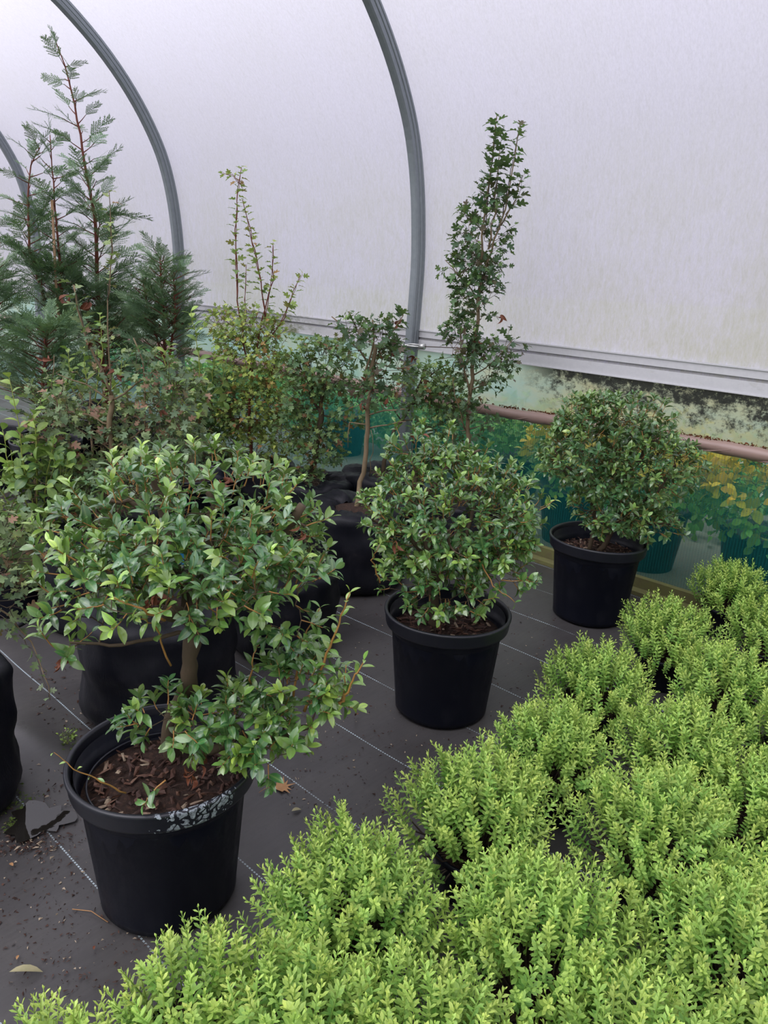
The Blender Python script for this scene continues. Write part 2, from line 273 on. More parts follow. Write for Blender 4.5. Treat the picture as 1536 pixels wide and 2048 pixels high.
# ------------------------------------------------------------------ object helpers
def link(o, parent=None):
    COL.objects.link(o)
    if parent is not None: o.parent = parent
    return o
def tag(o, label=None, cat=None, group=None, kind=None):
    if label: o['label'] = label
    if cat: o['category'] = cat
    if group: o['group'] = group
    if kind: o['kind'] = kind
    return o
def empty(name, loc, label, cat, group=None, rz=0):
    o = bpy.data.objects.new(name, None); COL.objects.link(o); o.location = loc; o.rotation_euler = (0, 0, rz); o.empty_display_size = .05
    return tag(o, label, cat, group)
class MB:
    """collects vertices and faces, and three floats per vertex"""
    def __init__(s): s.v = []; s.f = []; s.a = []; s.n = 0; s.m = []
    def add(s, v, f, age=0., rib=0., tint=0., mi=0):
        v = np.asarray(v, float); k = len(v); s.v.append(v); n = s.n
        s.f += [tuple(int(i) + n for i in q) for q in f]; s.m += [mi] * len(f)
        at = np.zeros((k, 3)); at[:, 0] = age; at[:, 1] = rib; at[:, 2] = tint; s.a.append(at); s.n += k
    def tube(s, pts, rad, sides=6, cap=True, mi=0, age=0):
        pts = [np.asarray(p, float) for p in pts]; k = len(pts)
        if not hasattr(rad, '__len__'): rad = [rad] * k
        T = [pts[min(i + 1, k - 1)] - pts[max(i - 1, 0)] for i in range(k)]
        T = [t / (np.linalg.norm(t) + 1e-9) for t in T]
        u = np.cross(T[0], [.13, .31, .94]); u /= np.linalg.norm(u) + 1e-9; vs = []
        an = np.arange(sides) * 2 * PI / sides
        for p, t, r in zip(pts, T, rad):
            u = u - t * (u @ t); u /= np.linalg.norm(u) + 1e-9; w = np.cross(t, u)
            vs.append(p + r * (np.cos(an)[:, None] * u + np.sin(an)[:, None] * w))
        f = []
        for i in range(k - 1):
            for j in range(sides):
                j2 = (j + 1) % sides; f.append((i * sides + j, i * sides + j2, (i + 1) * sides + j2, (i + 1) * sides + j))
        if cap: f.append(tuple(range(sides))[::-1]); f.append(tuple((k - 1) * sides + j for j in range(sides)))
        s.add(np.concatenate(vs), f, age=age, mi=mi)
    def box(s, c, h, mi=0):
        c = np.array(c, float); h = np.array(h, float)
        v = [c + h * np.array(q) for q in ((-1, -1, -1), (1, -1, -1), (1, 1, -1), (-1, 1, -1), (-1, -1, 1), (1, -1, 1), (1, 1, 1), (-1, 1, 1))]
        s.add(v, [(0, 3, 2, 1), (4, 5, 6, 7), (0, 1, 5, 4), (1, 2, 6, 5), (2, 3, 7, 6), (3, 0, 4, 7)], mi=mi)
    def lathe(s, prof, seg=48, fn=None, mi=0):
        vs = []; an = np.arange(seg) * 2 * PI / seg
        for i, (r, z) in enumerate(prof):
            rr = r * np.ones(seg); zz = z * np.ones(seg)
            if fn: rr, zz = fn(i, r, z, an)
            vs.append(np.c_[rr * np.cos(an), rr * np.sin(an), zz])
        f = [(i * seg + j, i * seg + (j + 1) % seg, (i + 1) * seg + (j + 1) % seg, (i + 1) * seg + j) for i in range(len(prof) - 1) for j in range(seg)]
        s.add(np.concatenate(vs), f, mi=mi)
    def mesh(s, name, mats, smooth=True):
        me = bpy.data.meshes.new(name); V = np.concatenate(s.v); A = np.concatenate(s.a)
        me.vertices.add(len(V)); me.vertices.foreach_set('co', V.ravel().astype(np.float32))
        L = np.fromiter((i for q in s.f for i in q), dtype=np.int32); n = np.array([len(q) for q in s.f], dtype=np.int32)
        me.loops.add(len(L)); me.loops.foreach_set('vertex_index', L)
        me.polygons.add(len(n)); me.polygons.foreach_set('loop_start', np.r_[0, np.cumsum(n)[:-1]].astype(np.int32))
        if not isinstance(mats, (list, tuple)): mats = [mats]
        for q in mats: me.materials.append(q)
        me.polygons.foreach_set('material_index', np.array(s.m, dtype=np.int32))
        me.update(calc_edges=True)
        for i, k in enumerate(('age', 'rib', 'tint')):
            a = me.attributes.new(k, 'FLOAT', 'POINT'); a.data.foreach_set('value', np.ascontiguousarray(A[:, i], dtype=np.float32))
        me.polygons.foreach_set('use_smooth', np.full(len(n), smooth)); me.validate(); return me
    def obj(s, name, mats, parent=None, smooth=True):
        return link(bpy.data.objects.new(name, s.mesh(name, mats, smooth)), parent)

# ------------------------------------------------------------------ leaf templates: base at origin, along +Y, up +Z, length 1
def tpl_leaf(width=.4, fold=.25, droop=.25, rows=5, peak=.5):
    v = []; rib = []; f = []
    for i in range(rows + 1):
        t = i / rows; w = width * .5 * (math.sin(PI * min(1, t ** (math.log(.5) / math.log(peak)))) ** .8 if 0 < t < 1 else 0)
        zc = .12 * math.sin(PI * t * .6) - droop * t * t
        if i in (0, rows): v.append((0, t * (1 - .12 * droop), zc)); rib.append(1)
        else:
            for sx_ in (-1, 0, 1): v.append((sx_ * w, t * (1 - .12 * droop), zc + abs(sx_) * w * fold)); rib.append(1 if sx_ == 0 else 0)
    f.append((0, 2, 1)); f.append((0, 3, 2))
    for i in range(rows - 2):
        a = 1 + i * 3
        f += [(a, a + 1, a + 4, a + 3), (a + 1, a + 2, a + 5, a + 4)]
    a = 1 + (rows - 2) * 3; e_ = a + 3
    f += [(a, a + 1, e_), (a + 1, a + 2, e_)]
    return np.array(v), f, np.array(rib, float)
def tpl_lobed(droop=.2, fold=.15):
    half = [(0, 0), (.03, .22), (.30, .30), (.34, .42), (.14, .46), (.36, .66), (.30, .76), (.10, .72), (.12, .90)]
    v = [(0, 0, 0), (0, .22, 0), (0, .46, 0), (0, .72, 0), (0, 1.0, 0)]; rib = [1, 1, 1, 1, 1]; f = []
    for sg in (1, -1):
        b = len(v)
        for x, y in half[1:]: v.append((sg * x, y, abs(x) * fold)); rib.append(0)
        q = [(0, b, 1), (1, b, b + 1), (1, b + 1, b + 2), (1, b + 2, b + 3, 2), (2, b + 3, b + 4), (2, b + 4, b + 5), (2, b + 5, b + 6, 3), (3, b + 6, b + 7, 4)]
        f += q if sg == 1 else [tuple(reversed(k)) for k in q]
    v = np.array(v); v[:, 2] += .05 * np.sin(PI * v[:, 1]) - droop * v[:, 1] ** 2
    return v, f, np.array(rib, float)
TPL = dict(gloss=[tpl_leaf(.44, .3, .18), tpl_leaf(.40, .4, .38), tpl_leaf(.47, .2, .05)],
           round=[tpl_leaf(.56, .2, .15, peak=.55), tpl_leaf(.60, .15, .3, peak=.55)],
           haw=[tpl_lobed(.15), tpl_lobed(.45, .3), tpl_lobed(.0, .25)])
def frame(d, up):
    d = np.asarray(d, float); d = d / (np.linalg.norm(d) + 1e-9); x = np.cross(d, up)
    if np.linalg.norm(x) < 1e-4: x = np.cross(d, [1, 0, 0])
    x /= np.linalg.norm(x); z = np.cross(x, d); return np.stack([x, d, z], 1)    # columns
def unit(v): v = np.asarray(v, float); return v / (np.linalg.norm(v) + 1e-9)

LEAFMESH = {}
def leafmesh(kind, var, ageq, mat):
    k = (kind, var, ageq, mat)
    if k not in LEAFMESH:
        v, f, rib = TPL[kind][var]; mb = MB(); mb.add(v, f, age=ageq / 3, rib=rib, tint=.0); LEAFMESH[k] = mb.mesh('leaf', M[mat])
    return LEAFMESH[k]
def place_leaves(root, leaves, kind, mat, nobj, eye=(0, 0, H), name='leaf', stuffname='foliage'):
    """leaves: list of (pos, R(3x3), scale, age) in the root's coordinates; the NOBJ largest in view become parts"""
    if not leaves: return
    rl = np.array(root.location); pos = np.array([l[0] for l in leaves]) + rl
    ctr = pos.mean(0); dirn = unit(np.array(eye) - ctr)
    score = ((pos - ctr) @ dirn) + .25 * (pos - ctr)[:, 2] + np.array([l[2] for l in leaves]) * 3
    order = np.argsort(-score); mb = MB(); rest = order[nobj:]
    for i in order[:nobj]:
        p, R, s_, age = leaves[i]; vi = int(rng.integers(len(TPL[kind])))
        o = bpy.data.objects.new(name, leafmesh(kind, vi, int(round(np.clip(age, 0, 1) * 3)), mat)); COL.objects.link(o); o.parent = root
        Mx = np.eye(4); Mx[:3, :3] = R * s_; Mx[:3, 3] = p; o.matrix_basis = Matrix(Mx.tolist())
    for i in rest:
        p, R, s_, age = leaves[i]; v, f, rib = TPL[kind][int(rng.integers(len(TPL[kind])))]
        mb.add(v @ (R * s_).T + p, f, age=age, rib=rib, tint=rng.random())
    if len(rest): tag(mb.obj(stuffname, M[mat], root), kind='stuff')

def sprig(tw, leaves, p, d, L, n_pairs, leaf, age0, tips=.35, mode='opp', spread=1.0, twr=.0016, up=.5, jit=.35, mi=0, agej=.3):
    """twig from p along d with leaves; tw: MB for twigs"""
    d = unit(d); k = 4; pts = [np.array(p)]; dd = d.copy()
    for i in range(k): dd = unit(dd + rng.normal(0, .10, 3) + np.array([0, 0, up * .12])); pts.append(pts[-1] + dd * L / k)
    tw.tube(pts, list(np.linspace(twr, twr * .55, k + 1)), 4, False, mi)
    ph = rng.random() * PI
    for j in range(n_pairs):
        t = .25 + .75 * (j + 1) / n_pairs; x = t * k; i0 = min(int(x), k - 1); q = pts[i0] + (pts[i0 + 1] - pts[i0]) * (x - i0)
        t_ = unit(pts[i0 + 1] - pts[i0]); a = ph + (j % 2) * PI / 2 + rng.normal(0, .25)
        if mode == 'alt': a = ph + j * 2.4
        u = np.cross(t_, [.2, .1, 1]); u = unit(u); w = np.cross(t_, u)
        top = j == n_pairs - 1
        sc = leaf * (1 - tips * t ** 3) * rng.uniform(.75, 1.12)
        age = np.clip(age0 * t + rng.normal(0, agej * .3) + (.25 * age0 if top else 0), 0, 1)
        for sg in ((1, -1) if mode == 'opp' else (1,)):
            r_ = (math.cos(a) * u + math.sin(a) * w) * sg
            ld = unit(r_ * spread + t_ * (.35 + .9 * t * t if top else .55) + np.array([0, 0, .10]) + rng.normal(0, jit * .4, 3))
            upv = unit(np.array([0, 0, 1.0]) + t_ * .6 + rng.normal(0, jit, 3))
            leaves.append((q, frame(ld, upv), sc, age))

def grow(root, mb, nodes, tip, rb, sides=5, bend=.12, mi=0):
    """branch from the nearest node of the skeleton to the tip"""
    A = np.array([n[0] for n in nodes]); dist = np.linalg.norm(A - tip, axis=1)
    base = np.array(nodes[0][0]); pen = np.maximum(0, np.linalg.norm(A - base, axis=1) - np.linalg.norm(tip - base)) * 1.5
    low = np.maximum(0, A[:, 2] - tip[2]) * .6
    i = int(np.argmin(dist + pen + low)); a = A[i]; r0 = min(nodes[i][1] * .8, rb); L = dist[i]
    k = max(2, int(L / .06)); off = rng.normal(0, bend * L, 3); pts = []
    for j in range(k + 1):
        t = j / k; pts.append(a + (tip - a) * t + off * math.sin(PI * t) + (rng.normal(0, .004, 3) if 0 < j < k else 0))
    rr = [r0 + (.0014 - r0) * (j / k) ** .8 for j in range(k + 1)]
    mb.tube(pts, rr, sides, False, mi)
    for j in range(1, k + 1): nodes.append((pts[j], rr[j]))
    return unit(pts[-1] - pts[-2])
DENS = 1.0
def blobpts(blobs, root):
    out = []
    for c, r, n in blobs:
        c = np.array(c) - np.array(root); r = np.array(r)
        for _ in range(int(n * DENS)):
            q = unit(rng.normal(0, 1, 3)); rad = rng.random() ** .28; p = c + q * r * rad * (1 + rng.normal(0, .05)); out.append((p, unit(q / r + np.array([0, 0, .35 / r.mean()])), rad))
    out.sort(key=lambda t: np.linalg.norm(t[0])); return out
def loc(root, v): return np.array(v) - np.array(root.location)

# ------------------------------------------------------------------ setting: floor
def build_floor():
    mb = MB(); X0, X1, Y0, Y1 = -3.5, 14.5, -3.83, 3.83; st = .045
    # finer where the camera looks
    xs = np.r_[np.arange(X0, -.5, .25), np.arange(-.5, 6.5, st), np.arange(6.5, X1 + .01, .3)]; ys = np.r_[np.arange(Y0, 1.0, st), np.arange(1.0, Y1 + .001, .25)]; ys[-1] = Y1
    g, h = np.meshgrid(xs, ys, indexing='ij')
    z = .0035 * np.sin(g * 5.1 + h * 2.3) * np.sin(h * 4.3 - g * 1.7) + .002 * np.sin(g * 13 + 1.3 * h) * np.sin(h * 17)
    # fold in the fabric running from the left bag past the front pot
    a = np.array(G(70, 1480).to_2d()); b = np.array(G(335, 1745).to_2d())
    def tol(p): v = Vector((p[0], p[1], 0)); return np.array([v.dot(D), -v.dot(N)])
    a, b = tol(a), tol(b); ab = b - a; L = np.linalg.norm(ab); u = ab / L; nn = np.array([-u[1], u[0]])
    t = (g - a[0]) * u[0] + (h - a[1]) * u[1]; d = (g - a[0]) * nn[0] + (h - a[1]) * nn[1]
    m = np.clip((t + .25) / .2, 0, 1) * np.clip((L + .12 - t) / .15, 0, 1)
    z += m * .016 * np.exp(-(d / .028) ** 2)
    v = np.c_[g.ravel(), h.ravel(), z.ravel()]; ny = len(ys)
    f = [(i * ny + j, (i + 1) * ny + j, (i + 1) * ny + j + 1, i * ny + j + 1) for i in range(len(xs) - 1) for j in range(ny - 1)]
    mb.add(v, f); o = mb.obj('floor', M['floor']); o.rotation_euler = (0, 0, WALLROT); tag(o, 'black woven ground cover with pale tracer threads', kind='structure'); return o
build_floor()
# tunnel hoop profile (n, z), measured on the near side and mirrored
PROF = [(3.80, -.05), (3.80, .4), (3.80, .9), (3.815, 1.3), (3.825, 1.6), (3.81, 1.85), (3.775, 2.1), (3.715, 2.33), (3.63, 2.52), (3.50, 2.73), (3.33, 2.94), (3.12, 3.14), (2.85, 3.34), (2.5, 3.54), (2.05, 3.73), (1.5, 3.89), (.8, 4.01), (0, 4.05)]
def smooth_prof():
    q = np.array(PROF + [(-a, b) for a, b in PROF[-2::-1]]); out = []
    for i in range(len(q) - 1):
        p0, p1, p2, p3 = q[max(i - 1, 0)], q[i], q[i + 1], q[min(i + 2, len(q) - 1)]
        for t in (0, .34, .67): out.append(.5 * ((2 * p1) + (p2 - p0) * t + (2 * p0 - 5 * p1 + 4 * p2 - p3) * t * t + (3 * p1 - p0 - 3 * p2 + p3) * t ** 3))
    out.append(q[-1]); return np.array(out)
SP = smooth_prof()
def build_hoop(s0):
    T = np.gradient(SP, axis=0); T /= np.linalg.norm(T, axis=1)[:, None]; O = np.c_[T[:, 1], -T[:, 0]]   # outward
    # ribbed oval section: (along tunnel, outward)
    sec = [(-.018, -.044), (.018, -.044), (.027, -.036), (.030, -.022), (.026, -.018), (.026, -.010), (.031, -.006), (.031, .006), (.026, .010), (.026, .018), (.030, .022), (.027, .036), (.018, .044),
           (-.018, .044), (-.027, .036), (-.030, .022), (-.026, .018), (-.026, .010), (-.031, .006), (-.031, -.006), (-.026, -.010), (-.026, -.018), (-.030, -.022), (-.027, -.036)]
    k = len(sec); v = []
    for p, o_ in zip(SP, O):
        for a, b in sec: v.append((s0 + a, -(p[0] + o_[0] * b), p[1] + o_[1] * b))
    f = [(i * k + j, i * k + (j + 1) % k, (i + 1) * k + (j + 1) % k, (i + 1) * k + j) for i in range(len(SP) - 1) for j in range(k)]
    mb = MB(); mb.add(v, f); o = mb.obj('hoop', M['hoop'], smooth=False); o.rotation_euler = (0, 0, WALLROT); return o
HS = [('.', -2.14), ('.', .58), ('grey galvanised hoop with a wire clamp, standing in the middle of the view', 3.298), ('grey hoop rising behind the dark small conifer', 5.985), ('grey hoop at the far left behind the tall conifer', 8.74), ('.', 11.46)]
hoops = [build_hoop(s_) for _, s_ in HS]
for o, (l, s_) in zip(hoops, HS):
    tag(o, l if l != '.' else 'grey galvanised hoop outside the view', kind='structure')
def clamp(s0):
    mb = MB(); zc = 1.135; y = -3.80
    for dz in (-.007, .007):
        pts = []
        for k in range(25):
            a = k / 24 * 2 * PI; pts.append((s0 + .045 * math.cos(a), y + .060 * math.sin(a), zc + dz + .004 * math.sin(3 * a)))
        mb.tube(pts, .0045, 6)
    o = mb.obj('clamp_band', M['steel'], hoops[2])
    mb = MB(); mb.tube([(s0 + .15, y + .062, zc + .012), (s0 + .04, y + .064, zc - .002), (s0 - .05, y + .066, zc), (s0 - .13, y + .055, zc + .002)], .0055, 8)
    mb.tube([(s0 + .15, y + .05, zc - .012), (s0 + .05, y + .058, zc - .012), (s0 - .05, y + .060, zc + .012), (s0 - .13, y + .050, zc + .014)], .0045, 8)
    mb.tube([(s0 - .125, y + .055, zc + .006), (s0 - .16, y + .05, zc + .006)], .019, 10)
    mb.obj('clamp_bolt', M['steel'], hoops[2])
    mb = MB(); mb.tube([(s0 - .15, y + .045, zc + .006), (s0 - .4, y + .0, zc + .02), (s0 - .75, y - .045, zc + .03)], .003, 5); mb.obj('wire', M['twig_dark'], hoops[2])
clamp(3.298)
# polythene skin: from the rail up and over
def build_film():
    S = smooth_prof(); T = np.gradient(S, axis=0); T /= np.linalg.norm(T, axis=1)[:, None]; O = np.c_[T[:, 1], -T[:, 0]]
    q = S + O * .047; q = q[(q[:, 1] > 1.15) | (q[:, 0] < 0)]; q = np.r_[[[3.848, 1.15]], q]
    xs = np.arange(-3.4, 14.2, .4); v = []; n = len(q)
    for i, x in enumerate(xs):
        for j, (a, b) in enumerate(q):
            bulge = -.010 * math.sin(PI * (((x - .58) / 2.72) % 1)) * min(1, max(0, (b - 1.16) / .8))
            v.append((x, -(a + bulge * (1 if a > 0 else -1)), b))
    f = [(i * n + j, i * n + j + 1, (i + 1) * n + j + 1, (i + 1) * n + j) for i in range(len(xs) - 1) for j in range(n - 1)]
    mb = MB(); mb.add(v, f); o = mb.obj('ceiling', M['film']); o.rotation_euler = (0, 0, WALLROT)
    tag(o, 'translucent white polythene film stretched over the hoops', kind='structure')
build_film()
def wallobj(name, mb, mat, label, kind='structure', smooth=True):
    o = mb.obj(name, mat, smooth=smooth); o.rotation_euler = (0, 0, WALLROT); tag(o, label, kind=kind); return o
mb = MB()
for za, zb, n0, n1 in ((1.185, 1.232, 3.845, 3.875), (1.168, 1.186, 3.860, 3.875), (1.105, 1.169, 3.842, 3.875)):
    mb.box((5.4, -(n0 + n1) / 2, (za + zb) / 2), (8.8, (n1 - n0) / 2, (zb - za) / 2))
mb.box((5.4, -3.842, 1.2285), (8.8, .005, .0035)); mb.box((5.4, -3.839, 1.108), (8.8, .005, .003))
wallobj('trim_1', mb, M['rail'], 'grey aluminium rail with a groove along the side wall', smooth=False)
mb = MB()   # vent curtain between rail and rolled bottom, slightly wavy
xs = np.arange(-3.4, 14.2, .06); zs = np.linspace(.80, 1.125, 7); v = []
for x in xs:
    for z in zs: v.append((x, -3.862 - .008 * math.sin(x * 9 + z * 7) * (1.13 - z) / .33 - .004 * math.sin(x * 23 + z * 11), z))
n = len(zs); mb.add(v, [(i * n + j, i * n + j + 1, (i + 1) * n + j + 1, (i + 1) * n + j) for i in range(len(xs) - 1) for j in range(n - 1)])
wallobj('wall_right', mb, M['curtain'], 'dirty greenish plastic vent curtain stained with black mould')
mb = MB()   # rolled-up bottom of the curtain round its bar
pts = []; rr = []
for i, x in enumerate(np.arange(-3.3, 14.1, .05)):
    sag = .012 * math.sin(x * 1.1 + .6) - .008 * math.cos(x * 2.3)
    pts.append((x, -3.825 + .004 * math.sin(x * 3), .822 + sag)); rr.append(.032 + .0025 * math.sin(x * 17) + .002 * math.sin(x * 41))
mb.tube(pts, rr, 12)
for k in range(60):   # diagonal wrap folds
    x0 = -3 + k * .28; q = []
    for j in range(12):
        a = j / 11 * 2.6 + 1.2; sag = .012 * math.sin((x0 + j * .02) * 1.1 + .6) - .008 * math.cos((x0 + j * .02) * 2.3)
        q.append((x0 + j * .025, -3.825 + .031 * math.sin(a) + .004 * math.sin(x0 * 3), .822 + sag + .031 * math.cos(a)))
    mb.tube(q, [.001] + [.0035] * 10 + [.001], 5)
wallobj('trim_2', mb, M['roll'], 'brown rolled-up plastic along the bottom of the vent curtain')
mb = MB()
for k in range(1500):
    x = rng.uniform(-.5, 2.6) if k < 1200 else rng.uniform(2.6, 8); sag = .012 * math.sin(x * 1.1 + .6) - .008 * math.cos(x * 2.3)
    c = np.array((x, -3.832 + rng.normal(0, .008), .852 + sag + abs(rng.normal(0, .004)))); r_ = rng.uniform(.002, .006)
    mb.add([c + r_ * rng.normal(0, 1, 3) for _ in range(3)] + [c + r_ * np.array([0, 0, 1.3])], [(0, 1, 2), (0, 1, 3), (1, 2, 3), (2, 0, 3)])
wallobj('leaf_litter', mb, M['litter'], 'rusty crumbs of leaf litter lying on top of the brown plastic roll', 'stuff', False)
mb = MB(); xs = np.arange(-3.4, 14.2, .1); zs = np.linspace(.03, .83, 9); v = []   # green net
for x in xs:
    for z in zs: v.append((x, -3.872 - .012 * math.sin(x * 4.1 + z * 3) * math.sin(PI * z / .86) - .004 * math.sin(x * 15), z))
n = len(zs); mb.add(v, [(i * n + j, i * n + j + 1, (i + 1) * n + j + 1, (i + 1) * n + j) for i in range(len(xs) - 1) for j in range(n - 1)])
wallobj('wall_net', mb, M['net'], 'sea-green windbreak net below the vent curtain')
mb = MB(); mb.box((5.4, -3.80, .03), (8.8, .018, .045)); mb.box((5.4, -3.745, .008), (8.8, .03, .012))
wallobj('baseboard_right', mb, M['board'], 'mossy timber board along the foot of the side wall', smooth=False)
# far side wall below the film
mb = MB(); mb.add([(-3.4, 3.86, 0), (14.2, 3.86, 0), (14.2, 3.86, 1.2), (-3.4, 3.86, 1.2)], [(0, 1, 2, 3)]); wallobj('wall_left', mb, M['net'], 'green net on the other side of the tunnel')
mb = MB(); mb.add([(-60, -60, -.03), (60, -60, -.03), (60, 60, -.03), (-60, 60, -.03)], [(0, 1, 2, 3)]); o = mb.obj('ground', M['grass']); tag(o, 'pale gravel outside the tunnel', kind='structure')

# ------------------------------------------------------------------ containers
POT_D, POT_H, POT_B = .47, .413, .174
def pot_profile(s=1.0):
    R = POT_D / 2 * s; B = POT_B * s; h = POT_H * s
    body = [(0, .004), (B * .9, .004), (B, .012), (B * 1.005, .03), (R * .86, h - .085 * s), (R * .885, h - .08 * s), (R * .905, h - .052 * s)]
    return R, B, h, body
def add_pot(root, s=1.0, scaly=False, soil_z=None, seed=0, seg=72, chips=260, simple_rim=False):
    R, B, h, body = pot_profile(s)
    ripple = lambda i, r, z, a: (r * (1 + .004 * np.cos(a * 5 + seed) + (.003 * np.cos(a * 24) if 2 < i < 5 else 0)), z + 0 * a)
    mb = MB(); inner = [(R * .90, h - .052 * s), (R * .91, h - .02 * s), (R * .86, h - .09 * s), (B * .97, .03), (0, .03)]
    mb.lathe(body, seg, ripple); mb.lathe(inner, seg); mb.obj('pot', M['pot'], root)
    mb = MB(); k = .004 * s
    rim = [(R * .895, h - .056 * s), (R * .965, h - .054 * s), (R * .972, h - .048 * s), (R * .985, h - .020 * s), (R, h - .010 * s), (R * 1.0, h - .004 * s), (R * .985, h), (R * .955, h - .001 * s), (R * .942, h - .008 * s), (R * .925, h - .05 * s)]
    mb.lathe(rim, seg, lambda i, r, z, a: (r * (1 + .004 * np.cos(a * 2 + seed)), z + .003 * np.cos(a * 2 + 1 + seed))); mb.obj('rim', M['rim_scaly' if scaly else 'rim'], root)
    sz = soil_z or h - .09; rs = B + (R * .86 - B) * (sz - .03) / (h - .12)
    mb = MB(); pr = [(rs * t, sz + .012 * (1 - t)) for t in (1, .85, .65, .45, .25, .08, 0)]
    mb.lathe(pr, 40, lambda i, r, z, a: (r + 0 * a, z + .006 * np.sin(a * 3 + i) * (r < rs * .9) + .004 * np.sin(a * 7 + i * 2) * (r < rs * .9))); mb.obj('soil', M['soil'], root)
    mb = MB()
    for _ in range(chips):
        a = rng.random() * 2 * PI; r = rs * .95 * math.sqrt(rng.random()); c = np.array([r * math.cos(a), r * math.sin(a), sz + .012 * (1 - r / rs) + .008]); L = rng.uniform(.006, .022); w = rng.uniform(.002, .006)
        Rm = frame(unit(rng.normal(0, 1, 3) * [1, 1, .3]), unit(rng.normal(0, .4, 3) + [0, 0, 1])); q = np.array([(-w, -L, 0), (w, -L * .8, .001), (w * .8, L, .002), (-w, L * .7, 0), (0, 0, .004)])
        mb.add(q @ Rm.T + c, [(0, 1, 4), (1, 2, 4), (2, 3, 4), (3, 0, 4)], tint=rng.random())
    tag(mb.obj('bark_chips', M['chip'], root, False), kind='stuff'); return sz
def add_bag(root, r=.25, h=.40, seed=0, closed=.45, folds=True):
    prof = [(0, .006), (r * .92, .006), (r * 1.0, .03)] + [(r * (1.02 + .02 * math.sin(k)), .03 + (h - .07) * k / 12) for k in range(1, 13)] + [(r * 1.0, h - .02), (r * .95, h - .004), (r * .84, h + .002), (r * .72, h - .002), (r * .60, h - .002), (r * closed, h - .012), (r * closed * .9, h - .035)]
    ph = seed * 1.7; N_ = len(prof)
    def fn(i, rr, z, a):
        k = .012 * np.sin(3 * a + ph + z * 9) + .008 * np.sin(7 * a + ph * 2 - z * 15) + .006 * np.sin(13 * a + z * 30 + ph)
        top = max(0, (i - 14) / (N_ - 15)); k2 = top * (.009 * np.sin(11 * a + ph) + .007 * np.sin(19 * a + 2 * ph + i) + .005 * np.sin(31 * a + 3 * i))
        cre = -.010 * np.exp(-((z - h * (.48 + .05 * np.sin(2 * a + ph))) / .012) ** 2)
        return rr * (1 + (k + cre) / r * .45) + k2 * .2, z + (k2 + (top > 0) * .010 * np.sin(5 * a + ph)) * (1 if z > .05 else 0)
    mb = MB(); mb.lathe(prof, 88, fn); mb.obj('bag', M['bag'], root)
    mb = MB(); mb.lathe([(r * closed * 1.0, h - .03), (r * closed * .5, h - .018), (0, h - .014)], 24); mb.obj('soil', M['soil'], root)
def add_handle(root, p0, p1, w=.02):
    p0, p1 = loc(root, p0), loc(root, p1); mb = MB(); k = 14; pts = []
    for i in range(k + 1):
        t = i / k; pts.append(p0 + (p1 - p0) * t + np.array([0, 0, .02 * math.sin(PI * t)]))
    mb.tube(pts, [.010 + .002 * math.sin(i * 2.2) for i in range(k + 1)], 8); mb.obj('handle', M['bag'], root)

# ------------------------------------------------------------------ clipped glossy shrubs in black pots
def glossy_shrub(name, xy, label, blobs, limbs, leafL, npair, mat, ntalk, nobj=300, scaly=False, extra=None, group=None, seed=0, twr=.0018, trunk_r=.03, young=.5):
    root = empty(name, (xy[0], xy[1], 0), label, 'potted shrub', group)
    sz = add_pot(root, scaly=scaly, seed=seed)
    nodes = [(np.array([0, 0, sz]), trunk_r)]; tb = MB(); br = MB(); tw = MB(); leaves = []
    for pts, r0, r1 in limbs:
        pts = [loc(root, p) for p in pts]; q = []
        for i in range(len(pts) - 1):
            for t in (0, .25, .5, .75): q.append(pts[i] + (pts[i + 1] - pts[i]) * t + rng.normal(0, .004, 3))
        q.append(pts[-1]); rr = list(np.linspace(r0, r1, len(q)) * (1 + .06 * rng.normal(0, 1, len(q))))
        if r0 >= .012: tb.tube(q, rr, 10)
        else: one = MB(); one.tube(q, rr, 7); one.obj('branch', M['bark'], root)
        nodes += list(zip(q, rr))
    for p, nrm, rad in blobpts(blobs, root.location):
        if p[2] < sz + .03: p[2] = sz + .03 + rng.random() * .05
        d = grow(root, br, nodes, p, .006)
        n = npair if rad > .6 else max(1, npair - 1)
        sprig(tw, leaves, p, unit(d * .5 + nrm), leafL * rng.uniform(.8, 1.3), n, leafL, young * rng.random() ** 1.6 * (1 if rad > .75 else .3) * 1.4, twr=twr)
    if extra: extra(root, tw, leaves, nodes)
    tb.obj('trunk', M['bark'], root); tag(br.obj('thin_branches', M['bark'], root), kind='stuff'); tag(tw.obj('twigs', M['twig_orange'], root), kind='stuff')
    place_leaves(root, leaves, 'gloss', mat, nobj)
    return root
